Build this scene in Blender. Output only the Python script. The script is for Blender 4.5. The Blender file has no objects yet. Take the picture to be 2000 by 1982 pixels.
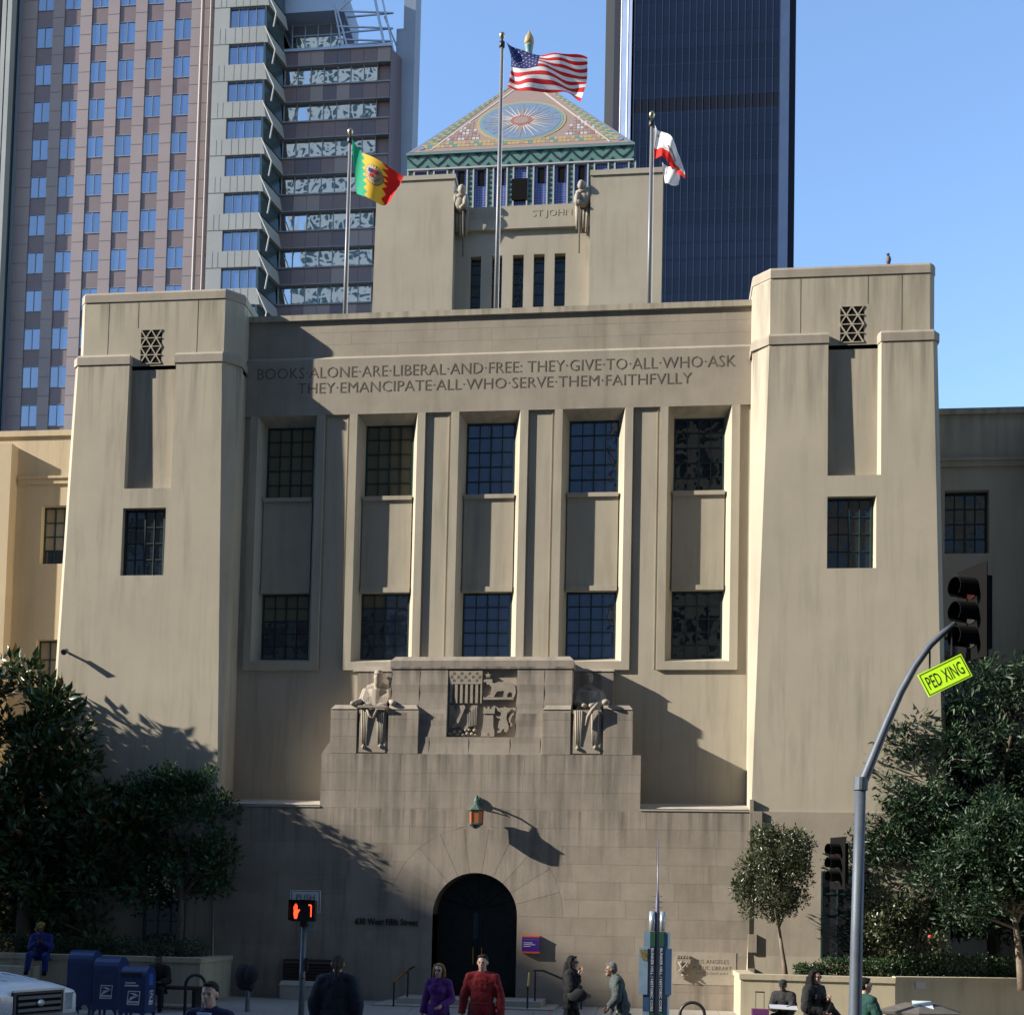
import bpy, bmesh, math, random
import numpy as np
from mathutils import Vector, Matrix
random.seed(7); np.random.seed(7)
SC = bpy.context.scene

# ------------------------------------------------------------ camera, world, sun, exposure
CAM = Vector((0, -28.6, 2.3))
YAW, PITCH, ROLL = 0.112937, 0.052297, 0.021581
def cam_axes():
    f = Vector((-math.sin(YAW)*math.cos(PITCH), math.cos(YAW)*math.cos(PITCH), math.sin(PITCH)))
    r = Vector((math.cos(YAW), math.sin(YAW), 0)); u = r.cross(f)
    return math.cos(ROLL)*r+math.sin(ROLL)*u, -math.sin(ROLL)*r+math.cos(ROLL)*u, f
_r, _u, _f = cam_axes()
cd = bpy.data.cameras.new('camera'); cam = bpy.data.objects.new('camera', cd); SC.collection.objects.link(cam)
M = Matrix((( _r.x, _u.x, -_f.x, CAM.x), (_r.y, _u.y, -_f.y, CAM.y), (_r.z, _u.z, -_f.z, CAM.z), (0, 0, 0, 1)))
cam.matrix_world = M
cd.sensor_width = 36; cd.lens = 43.2; cd.sensor_fit = 'HORIZONTAL'; cd.shift_y = 670.4/2000; cd.clip_end = 3000; cd.clip_start = .1
SC.camera = cam

SUN = Vector((1, 1/3.5, -0.5)).normalized()          # direction the light travels
elev = math.asin(-SUN.z); rot = math.atan2(-SUN.x, -SUN.y)
w = bpy.data.worlds.new('World'); SC.world = w; w.use_nodes = True
nt = w.node_tree; nt.nodes.clear()
sky = nt.nodes.new('ShaderNodeTexSky'); sky.sky_type = 'NISHITA'; sky.sun_disc = False
sky.sun_elevation = elev; sky.sun_rotation = rot; sky.air_density = 1.0; sky.dust_density = 0; sky.ozone_density = 3
bg = nt.nodes.new('ShaderNodeBackground'); bg.inputs[1].default_value = .15
wo = nt.nodes.new('ShaderNodeOutputWorld')
nt.links.new(sky.outputs[0], bg.inputs[0]); nt.links.new(bg.outputs[0], wo.inputs[0])
sl = bpy.data.lights.new('sun', 'SUN'); sl.energy = 4.3; sl.angle = math.radians(.55); sl.color = (1, .92, .79)
so = bpy.data.objects.new('sun', sl); SC.collection.objects.link(so)
so.rotation_euler = SUN.to_track_quat('-Z', 'Y').to_euler(); so.location = (-40, -20, 40)
SC.view_settings.view_transform = 'Standard'; SC.view_settings.look = 'None'
SC.view_settings.exposure = 1.25; SC.view_settings.gamma = 1; SC.view_settings.use_curve_mapping = False

# ------------------------------------------------------------ helpers
WL = {}                                                # world location of each built object
def link(name, data, parent=None, loc=(0, 0, 0)):
    o = bpy.data.objects.new(name, data); SC.collection.objects.link(o)
    loc = Vector(loc); o.location = loc; WL[o.name] = loc
    if parent is not None:
        o.parent = parent
        if parent.name in WL and not parent.get('_loc'):
            o.matrix_parent_inverse = Matrix.Translation(-WL[parent.name])
    return o
def tag(o, label=None, cat=None, group=None, kind=None):
    if label: o['label'] = label
    if cat: o['category'] = cat
    if group: o['group'] = group
    if kind: o['kind'] = kind
    return o
def thing(name, loc, label, cat, group=None):
    return tag(link(name, None, None, loc), label, cat, group)

class MB:
    def __init__(s): s.v = []; s.f = []; s.m = []; s.cm = 0
    def add(s, vs, fs):
        n = len(s.v); s.v += [tuple(v) for v in vs]; s.f += [tuple(i+n for i in f) for f in fs]; s.m += [s.cm]*len(fs); return s
    def hexa(s, b, t):                                  # 4 bottom + 4 top corners, ccw from above
        return s.add(list(b)+list(t), [(3,2,1,0),(4,5,6,7),(0,1,5,4),(1,2,6,5),(2,3,7,6),(3,0,4,7)])
    def box(s, x0, x1, y0, y1, z0, z1):
        return s.hexa([(x0,y0,z0),(x1,y0,z0),(x1,y1,z0),(x0,y1,z0)], [(x0,y0,z1),(x1,y0,z1),(x1,y1,z1),(x0,y1,z1)])
    def slab(s, x0, x1, z0, z1, yf, yb):                # front face follows yf(z); x0/x1 may be (bottom, top)
        a = x0 if isinstance(x0, tuple) else (x0, x0); b = x1 if isinstance(x1, tuple) else (x1, x1)
        f0, f1 = (yf(z0), yf(z1)) if callable(yf) else (yf, yf)
        return s.hexa([(a[0],f0,z0),(b[0],f0,z0),(b[0],yb,z0),(a[0],yb,z0)], [(a[1],f1,z1),(b[1],f1,z1),(b[1],yb,z1),(a[1],yb,z1)])
    def poly(s, pts, yf, yb):                           # extrude an xz polygon between yf (number or f(z)) and yb
        n = len(pts); g = yf if callable(yf) else (lambda z: yf)
        vs = [(x, g(z), z) for x, z in pts]+[(x, yb, z) for x, z in pts]
        return s.add(vs, [tuple(range(n)), tuple(range(2*n-1, n-1, -1))]+[(i, i+n, (i+1) % n+n, (i+1) % n) for i in range(n)])
    def loft(s, rings, caps=True):
        n = len(rings[0]); vs = [p for r in rings for p in r]; fs = []
        for k in range(len(rings)-1):
            for i in range(n):
                j = (i+1) % n; fs.append((k*n+i, k*n+j, (k+1)*n+j, (k+1)*n+i))
        if caps: fs += [tuple(range(n-1, -1, -1)), tuple((len(rings)-1)*n+i for i in range(n))]
        return s.add(vs, fs)
    def tube(s, pts, rs, n=10, caps=True):
        pts = [Vector(p) for p in pts]
        if not hasattr(rs, '__len__'): rs = [rs]*len(pts)
        rings = []; up = None
        for i, p in enumerate(pts):
            d = (pts[min(i+1, len(pts)-1)]-pts[max(i-1, 0)]).normalized()
            if up is None: up = d.orthogonal().normalized()
            a = (up-d*up.dot(d)); a = a.normalized() if a.length > 1e-6 else d.orthogonal().normalized()
            up = a; b = d.cross(a)
            rings.append([p+(a*math.cos(t)+b*math.sin(t))*rs[i] for t in [2*math.pi*k/n for k in range(n)]])
        return s.loft(rings, caps)
    def lathe(s, c, prof, n=16):                        # prof: (r, z) list
        return s.loft([[(c[0]+max(r, 1e-4)*math.cos(2*math.pi*k/n), c[1]+max(r, 1e-4)*math.sin(2*math.pi*k/n), c[2]+z) for k in range(n)] for r, z in prof])
    def ell(s, c, r, n=12, m=8, rot=None):
        rings = []
        for k in range(m+1):
            t = -math.pi/2+math.pi*k/m; t = max(min(t, 1.5608), -1.5608)
            ring = []
            for i in range(n):
                a = 2*math.pi*i/n
                v = Vector((r[0]*math.cos(t)*math.cos(a), r[1]*math.cos(t)*math.sin(a), r[2]*math.sin(t)))
                if rot: v = rot @ v
                ring.append(Vector(c)+v)
            rings.append(ring)
        return s.loft(rings)
    def mesh(s, name, mats, smooth=False, centre=True):
        me = bpy.data.meshes.new(name)
        a = np.array(s.v, dtype=float)
        c = Vector(((a.min(0)+a.max(0))/2).tolist()) if centre and len(a) else Vector((0, 0, 0))
        me.from_pydata([(Vector(v)-c)[:] for v in s.v], [], s.f)
        for mt in (mats if isinstance(mats, (list, tuple)) else [mats]): me.materials.append(mt)
        if isinstance(mats, (list, tuple)): me.polygons.foreach_set('material_index', s.m)
        if smooth: me.shade_smooth()
        me.validate(); me.update()
        return me, c
    def obj(s, name, mats, parent=None, smooth=False, fix=False, local=False):
        me, c = s.mesh(name, mats, smooth)
        if fix:
            bm = bmesh.new(); bm.from_mesh(me); bmesh.ops.recalc_face_normals(bm, faces=bm.faces); bm.to_mesh(me); bm.free()
        if local:
            o = bpy.data.objects.new(name, me); SC.collection.objects.link(o); o.parent = parent; o.location = c
            WL[o.name] = c; return o
        return link(name, me, parent, c)

# ------------------------------------------------------------ materials
def lin(*c):
    return tuple(((v/255)/12.92 if v <= 10 else (((v/255)+.055)/1.055)**2.4) for v in c)
def mat(name, col, rough=.8, metal=0, c2=None, scale=3, stretch=(1, 1, 1), bump=0, bscale=40, var=0, streak=None, spec=.5, ior=None, emis=None, ledges=None, coord='pos'):
    m = bpy.data.materials.new(name); m.use_nodes = True; n = m.node_tree; N = n.nodes; L = n.links
    b = N['Principled BSDF']; b.inputs['Roughness'].default_value = rough; b.inputs['Metallic'].default_value = metal
    b.inputs['Specular IOR Level'].default_value = spec
    if ior: b.inputs['IOR'].default_value = ior
    b.inputs['Base Color'].default_value = (*col, 1)
    if emis: b.inputs['Emission Color'].default_value = (*emis[0], 1); b.inputs['Emission Strength'].default_value = emis[1]
    geo = N.new('ShaderNodeNewGeometry'); src = geo.outputs['Position']
    if coord == 'obj': src = N.new('ShaderNodeTexCoord').outputs['Object']
    out = None
    def mapped(sc):
        mp = N.new('ShaderNodeMapping'); mp.inputs['Scale'].default_value = sc; L.new(src, mp.inputs[0]); return mp.outputs[0]
    def noise(vec, sc, det=5, rg=.6):
        t = N.new('ShaderNodeTexNoise'); t.inputs['Scale'].default_value = sc; t.inputs['Detail'].default_value = det; t.inputs['Roughness'].default_value = rg
        L.new(vec, t.inputs['Vector']); return t.outputs['Fac']
    def ramp(f, a, bb):
        r = N.new('ShaderNodeMapRange'); r.inputs['From Min'].default_value = a; r.inputs['From Max'].default_value = bb; L.new(f, r.inputs['Value']); return r.outputs[0]
    def mix(f, A, B, mode='MIX'):
        x = N.new('ShaderNodeMix'); x.data_type = 'RGBA'; x.blend_type = mode
        if isinstance(f, float): x.inputs[0].default_value = f
        else: L.new(f, x.inputs[0])
        for i, q in ((6, A), (7, B)):
            if isinstance(q, tuple): x.inputs[i].default_value = (*q, 1)
            else: L.new(q, x.inputs[i])
        return x.outputs[2]
    col_out = None
    if c2 is not None:
        col_out = mix(ramp(noise(mapped(stretch), scale), .3, .7), tuple(col), tuple(c2))
    if streak is not None:                              # vertical run-off stains: (colour, amount)
        f = ramp(noise(mapped((2.6, 2.6, .22)), 1.3, 6, .65), .48, .68)
        f2 = ramp(noise(mapped((1, 1, 1)), .35, 3, .5), .32, .58)
        mu = N.new('ShaderNodeMath'); mu.operation = 'MULTIPLY'; L.new(f, mu.inputs[0]); L.new(f2, mu.inputs[1])
        mu2 = N.new('ShaderNodeMath'); mu2.operation = 'MULTIPLY'; mu2.inputs[1].default_value = streak[1]; L.new(mu.outputs[0], mu2.inputs[0])
        col_out = mix(mu2.outputs[0], col_out if col_out else tuple(col), streak[0])
    if ledges:                                          # soot and rain marks that start under copings and ledges
        sz = N.new('ShaderNodeSeparateXYZ'); L.new(geo.outputs['Position'], sz.inputs[0]); acc = None
        for zt_, zb_ in ledges:
            a_ = N.new('ShaderNodeMapRange'); a_.inputs['From Min'].default_value = zb_; a_.inputs['From Max'].default_value = zt_; a_.inputs['To Max'].default_value = .85; L.new(sz.outputs['Z'], a_.inputs['Value'])
            c_ = N.new('ShaderNodeMath'); c_.operation = 'LESS_THAN'; c_.inputs[1].default_value = zt_; L.new(sz.outputs['Z'], c_.inputs[0])
            m_ = N.new('ShaderNodeMath'); m_.operation = 'MULTIPLY'; L.new(a_.outputs[0], m_.inputs[0]); L.new(c_.outputs[0], m_.inputs[1])
            if acc is None: acc = m_.outputs[0]
            else:
                x_ = N.new('ShaderNodeMath'); x_.operation = 'MAXIMUM'; L.new(acc, x_.inputs[0]); L.new(m_.outputs[0], x_.inputs[1]); acc = x_.outputs[0]
        fs = ramp(noise(mapped((3.2, 3.2, .12)), 1.6, 6, .6), .46, .66)
        m_ = N.new('ShaderNodeMath'); m_.operation = 'MULTIPLY'; L.new(acc, m_.inputs[0]); L.new(fs, m_.inputs[1])
        col_out = mix(m_.outputs[0], col_out if col_out else tuple(col), streak[0])
    if var:
        oi = N.new('ShaderNodeObjectInfo')
        r = N.new('ShaderNodeMapRange'); r.inputs['To Min'].default_value = 1-var; r.inputs['To Max'].default_value = 1+var*.6; L.new(oi.outputs['Random'], r.inputs['Value'])
        cmb = N.new('ShaderNodeCombineColor')
        for i in range(3): L.new(r.outputs[0], cmb.inputs[i])
        col_out = mix(1.0, col_out if col_out else tuple(col), cmb.outputs[0], 'MULTIPLY')
    if col_out: L.new(col_out, b.inputs['Base Color'])
    if bump:
        bp = N.new('ShaderNodeBump'); bp.inputs['Strength'].default_value = bump; bp.inputs['Distance'].default_value = .02
        L.new(noise(mapped((1, 1, 1)), bscale, 6), bp.inputs['Height']); L.new(bp.outputs[0], b.inputs['Normal'])
    return m
def glass(name, col, wav=.0, wscale=.5, ior=2.2, rough=.02, var=0):
    m = mat(name, col, rough, var=var, ior=ior)
    if wav:
        n = m.node_tree; N = n.nodes; L = n.links
        g = N.new('ShaderNodeNewGeometry'); t = N.new('ShaderNodeTexNoise'); t.inputs['Scale'].default_value = wscale; t.inputs['Detail'].default_value = 1.5
        L.new(g.outputs['Position'], t.inputs['Vector'])
        bp = N.new('ShaderNodeBump'); bp.inputs['Strength'].default_value = 1; bp.inputs['Distance'].default_value = wav
        L.new(t.outputs['Fac'], bp.inputs['Height']); L.new(bp.outputs[0], N['Principled BSDF'].inputs['Normal'])
    return m

STUC = mat('stucco', (.43,.385,.30), .9, c2=(.37,.33,.26), scale=.55, bump=.10, bscale=7, streak=((.20,.18,.14), .5), ledges=[(16.98,16.0),(15.38,13.2)])
STONE = mat('limestone', (.32,.275,.225), .85, c2=(.25,.215,.175), scale=1.6, bump=.14, bscale=16, var=.10, streak=((.085,.075,.065), .55), ledges=[(5.95,4.5),(4.68,3.5),(8.0,7.1),(6.9,6.0)])
STONE2 = mat('parapet_stone', (.375,.33,.265), .88, c2=(.28,.245,.2), scale=.8, bump=.12, bscale=12, var=.035, streak=((.2,.17,.13), .5))
MORTAR = mat('mortar', (.42,.37,.31), .9, c2=(.32,.28,.235), scale=2)
CARVE = mat('carved_stone', (.33,.285,.23), .85, c2=(.26,.225,.185), scale=6, bump=.3, bscale=60)
DARKSTONE = mat('weathered_carving', (.10,.085,.068), .9, c2=(.15,.13,.10), scale=8)  # dark stained stone, for dirt in the carved letters
WFRAME = mat('green_window_steel', (.022,.05,.05), .5, metal=.2)
GL_D = glass('dark_window_glass', (.018,.022,.026), .004, 3, 2.1)
GL_B = glass('window_glass_before_blind', (.17,.155,.095), .003, 3, 1.5)
GL_S = glass('blue_reflection_glass', (.045,.065,.12), .003, 3, 2.6)  # base colour tinted with the blue that the middle windows reflect
BRONZE = mat('dark_bronze', (.018,.02,.02), .45, metal=.6, c2=(.03,.04,.036), scale=6, bump=.1)
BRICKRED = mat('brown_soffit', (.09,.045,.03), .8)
STEEL = mat('grey_green_steel', (.12,.15,.17), .5, metal=.3, c2=(.09,.11,.13), scale=8)
BLACK = mat('black_paint', (.012,.012,.013), .45)
BLACKM = mat('black_matte', (.006,.006,.006), .9, spec=.1)
BRASS = mat('brass', (.55,.35,.1), .3, metal=1)
WHITE = mat('white_paint', (.75,.75,.74), .5)
CONC = mat('pale_concrete', (.42,.38,.32), .9, c2=(.33,.30,.25), scale=3, bump=.2)
PLANTER = mat('planter_stucco', (.46,.40,.28), .9, c2=(.39,.345,.25), scale=1.5, bump=.25, streak=((.25,.21,.14), .5))

XC = -3.95
def edge_text(body, size, x0, x1, z, y, matl, parent, name='lettering', off=0.0, ext=.004, height=None, thin=0, align='LEFT'):
    cu = bpy.data.curves.new('t', 'FONT'); cu.body = body; cu.size = 1; cu.extrude = 0; cu.offset = thin; cu.resolution_u = 2
    to = bpy.data.objects.new('t', cu); SC.collection.objects.link(to)
    me = bpy.data.meshes.new_from_object(to.evaluated_get(bpy.context.evaluated_depsgraph_get()) if False else to); bpy.data.objects.remove(to); bpy.data.curves.remove(cu)
    v = np.empty(len(me.vertices)*3); me.vertices.foreach_get('co', v); v = v.reshape(-1, 3)
    polys = [tuple(p.vertices) for p in me.polygons]; bpy.data.meshes.remove(me)
    mn, mx = v.min(0), v.max(0)
    sx = (x1-x0)/(mx[0]-mn[0]); sz = (height/(mx[1]-mn[1])) if height else sx
    X = x0+(v[:, 0]-mn[0])*sx; Z = z+(v[:, 1]-mn[1])*sz
    b = MB(); n = len(v)
    b.v = [(X[i], y-ext, Z[i]) for i in range(n)]+[(X[i], y, Z[i]) for i in range(n)]
    b.f = list(polys); ed = {}
    for p in polys:
        for i in range(len(p)):
            a, c = p[i], p[(i+1) % len(p)]; k = (min(a, c), max(a, c)); ed[k] = None if k in ed else (a, c)
    b.f += [(e[0], e[0]+n, e[1]+n, e[1]) for e in ed.values() if e]
    b.m = [0]*len(b.f)
    return b if parent is None else b.obj(name, matl, parent)
# ------------------------------------------------------------ ground
def gz(y):                                             # sidewalk rises to the building
    return .3 if y > -2.6 else (0 if y < -5 else .3*(y+5)/2.4)
PAVE = mat('sidewalk_concrete', (.34,.31,.27), .9, c2=(.27,.245,.215), scale=1.2, bump=.3, var=.08)
ASPH = mat('asphalt', (.05,.05,.052), .9, c2=(.07,.07,.07), scale=2, bump=.5, bscale=80)
MARK = mat('road_marking_paint', (.7,.7,.66), .7, c2=(.5,.5,.47), scale=6)
LAND = mat('bare_ground', (.12,.11,.09), .95, c2=(.16,.15,.12), scale=.2)
tag(MB().box(-900, 900, -900, 1500, -.4, -.3).obj('ground', LAND), kind='structure')
tag(MB().box(-140, 120, -24, -8, -.29, -.15).obj('road', ASPH), kind='structure')
tag(MB().box(-140, 120, -31.5, -24, -.29, 0).obj('near_sidewalk', PAVE), kind='structure')
b = MB()
for x0, x1 in ((-140, -18), (8, 120)): b.loft([[(x0,-8,-.29),(x1,-8,-.29),(x1,-8,0),(x0,-8,0)], [(x0,-5,-.29),(x1,-5,-.29),(x1,-5,0),(x0,-5,0)], [(x0,-2.6,-.29),(x1,-2.6,-.29),(x1,-2.6,.3),(x0,-2.6,.3)], [(x0,2,-.29),(x1,2,-.29),(x1,2,.3),(x0,2,.3)]])
b.loft([[(-18,-7.7,-.29),(8,-7.7,-.29),(8,-7.7,-.02),(-18,-7.7,-.02)], [(-18,-5,-.29),(8,-5,-.29),(8,-5,-.02),(-18,-5,-.02)], [(-18,-2.6,-.29),(8,-2.6,-.29),(8,-2.6,.28),(-18,-2.6,.28)], [(-18,0,-.29),(8,0,-.29),(8,0,.28),(-18,0,.28)]])
swk = tag(b.obj('sidewalk', PAVE, fix=True), kind='structure')
for i in range(20):
    for ya, yb in ((-7.68, -6.35), (-6.35, -5), (-5, -3.8), (-3.8, -2.6), (-2.6, -1.02)):
        x0, x1 = -18+i*1.3+.006, -18+(i+1)*1.3-.006; a, c = ya+.006, yb-.006; j = random.uniform(0, .004)
        MB().hexa([(x0,a,gz(a)-.03),(x1,a,gz(a)-.03),(x1,c,gz(c)-.03),(x0,c,gz(c)-.03)], [(x0,a,gz(a)+j),(x1,a,gz(a)+j),(x1,c,gz(c)+j),(x0,c,gz(c)+j)]).obj('paving_slab', PAVE, swk)
tag(MB().box(-140, 120, -8, -7.7, -.29, .003).obj('kerb', CONC), kind='structure')
b = MB()
for i in range(8): b.box(-6.5+i*.9, -6.05+i*.9, -23.5, -8.4, -.15, -.146)
tag(b.obj('crosswalk_marking', MARK), kind='structure')

# ------------------------------------------------------------ the library: main front between two towers
LIB = thing('library_building', (XC, 0, 0), 'pale stucco civic building front with five window bays between two square towers', 'building')
BAYS = [XC-4.97-.05, XC-2.49-.05, XC-.05, XC+2.44, XC+4.93]
zt, zb = 14.33, 8.28
b = MB()
xs = [XC-6.12]+sum([[c-.74, c+.74] for c in BAYS], [])+[XC+6.12]
for i in range(0, len(xs), 2): b.box(xs[i], xs[i+1], 0, .9, zb, zt)
b.box(XC-6.12, XC+6.12, 0, .9, .2, zb); b.box(XC-6.12, XC+6.12, .46, .9, zb, zt)
b.obj('wall', STUC, LIB)
b = MB(); b.slab(XC-6.12, XC+6.12, zt, 15.72, -.06, .9)
b.hexa([(XC-6.12,-.06,15.72),(XC+6.12,-.06,15.72),(XC+6.12,.9,15.72),(XC-6.12,.9,15.72)], [(XC-6.12,.05,15.82),(XC+6.12,.05,15.82),(XC+6.12,.9,15.82),(XC-6.12,.9,15.82)])
b.obj('frieze', STONE2, LIB)
# parapet stones
par = MB().box(XC-6.12, XC+6.12, .053, .9, 15.82, 16.72).obj('parapet', STONE2, LIB)
for k, (z0, z1) in enumerate(((15.82, 16.12), (16.12, 16.42), (16.42, 16.72))):
    x = XC-6.12
    while x < XC+6.11:
        x1 = min(x+random.uniform(.8, 1.35), XC+6.12)
        if XC+6.12-x1 < .4: x1 = XC+6.12
        MB().box(x+.002, x1-.002, .05-random.uniform(0, .0015), .07, z0+.002, z1-.002).obj('stone', STONE2, par); x = x1
b = MB(); b.box(XC-6.12, XC+6.12, -.02, .9, 16.72, 16.86); b.obj('coping', STUC, LIB)
# wing-like outer thin pilaster strips at each end and shallow pier joints
b = MB()
for c0, c1 in zip(BAYS[:-1], BAYS[1:]):
    b.box(c0+.98, c0+1.0, -.012, .02, 8.1, 14.32); b.box(c1-1.0, c1-.98, -.012, .02, 8.1, 14.32)
b.obj('pier_moulding', STUC, LIB)

def pane_mesh(w, h, m, cache={}):
    k = (round(w, 3), round(h, 3), m.name)
    if k not in cache: cache[k] = MB().box(-w/2, w/2, -.004, .004, -h/2, h/2).mesh('pane', m)[0]
    return cache[k]
def grid_window(x0, x1, z0, z1, y, cols, rows, parent, glassf, fr=.035, mun=.022, rowz=None, frame=None, name='window', tilt=.003):
    b = MB(); d = .05
    b.box(x0, x0+fr, y-d, y+.03, z0, z1); b.box(x1-fr, x1, y-d, y+.03, z0, z1)
    b.box(x0+fr, x1-fr, y-d, y+.03, z0, z0+fr); b.box(x0+fr, x1-fr, y-d, y+.03, z1-fr, z1)
    X = [x0+fr+(x1-x0-2*fr)*i/cols for i in range(cols+1)]
    Z = rowz if rowz else [z0+fr+(z1-z0-2*fr)*i/rows for i in range(rows+1)]
    for i, xx in enumerate(X[1:-1]):
        mm = mun*(1.7 if cols == 4 and i == 1 else 1); b.box(xx-mm/2, xx+mm/2, y-d*.8, y+.02, z0+fr, z1-fr)
    for zz in Z[1:-1]: b.box(x0+fr, x1-fr, y-d*.6, y+.015, zz-mun/2, zz+mun/2)
    w = b.obj(name, frame or WFRAME, parent)
    for i in range(cols):
        for j in range(len(Z)-1):
            g = glassf(i, j)
            o = link('pane', pane_mesh(X[i+1]-X[i], Z[j+1]-Z[j], g), w, ((X[i]+X[i+1])/2, y, (Z[j]+Z[j+1])/2))
            o.rotation_euler = (random.uniform(-tilt, tilt), 0, random.uniform(-tilt, tilt))
    return w
GU = [lambda i, j: GL_B, lambda i, j: GL_B, lambda i, j: GL_S, lambda i, j: GL_S, lambda i, j: GL_D]
GLo = [lambda i, j: (GL_B if j > 2 else GL_D), lambda i, j: (GL_B if j > 3 and i < 2 else (GL_D if i < 2 else GL_S)), lambda i, j: GL_S, lambda i, j: GL_S, lambda i, j: GL_D]
FRM = STUC
for k, c in enumerate(BAYS):
    R, G, O = .74, .587, .93
    b = MB()                                            # raised surround
    b.box(c-O, c-R, -.06, .02, zb-.2, zt); b.box(c+R, c+O, -.06, .02, zb-.2, zt); b.box(c-R, c+R, -.06, .02, zb-.2, zb)
    b.obj('window_surround', FRM, LIB)
    b = MB(); yi = .30                                  # splayed reveals
    b.add([(c-R,-.06,zb),(c-R,-.06,zt),(c-G,yi,zt-.17),(c-G,yi,zb+.13)], [(0,1,2,3)])
    b.add([(c+R,-.06,zb),(c+R,-.06,zt),(c+G,yi,zt-.17),(c+G,yi,zb+.13)], [(3,2,1,0)])
    b.add([(c-R,-.06,zt),(c+R,-.06,zt),(c+G,yi,zt-.17),(c-G,yi,zt-.17)], [(0,1,2,3)])
    b.add([(c-R,-.06,zb),(c+R,-.06,zb),(c+G,yi,zb+.13),(c-G,yi,zb+.13)], [(3,2,1,0)])
    b.obj('splayed_reveal', STUC, LIB)
    b = MB(); b.box(c-G-.02, c+G+.02, .17, .44, 10.13, 12.27); b.obj('spandrel_panel', STUC, LIB)
    b = MB(); b.slab(c-G-.02, c+G+.02, 12.27, 12.37, .12, .44); b.obj('sill', STUC, LIB)
    b = MB(); b.slab(c-G-.02, c+G+.02, 10.01, 10.13, .14, .44); b.obj('lintel', STUC, LIB)
    zz = [12.40+i*.345 for i in range(6)]; zz[-1] = 14.13
    grid_window(c-G, c+G, 12.37, 14.17, .33, 4, 5, LIB, GU[k], rowz=[12.405, 12.74, 13.1, 13.46, 13.82, 14.135])
    grid_window(c-G, c+G, 8.4, 10.01, .33, 4, 5, LIB, GLo[k], rowz=[8.435, 8.74, 9.05, 9.36, 9.67, 9.975])
# inscription
edge_text('BOOKS·ALONE·ARE·LIBERAL·AND·FREE: THEY·GIVE·TO·ALL·WHO·ASK', 1, -9.76, 1.78, 15.25, -.06, DARKSTONE, LIB, 'inscription', ext=.006, height=.27, thin=-.012)
edge_text('THEY·EMANCIPATE·ALL·WHO·SERVE·THEM·FAITHFVLLY', 1, -8.73, .77, 14.87, -.06, DARKSTONE, LIB, 'inscription', ext=.006, height=.26, thin=-.012)

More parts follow.
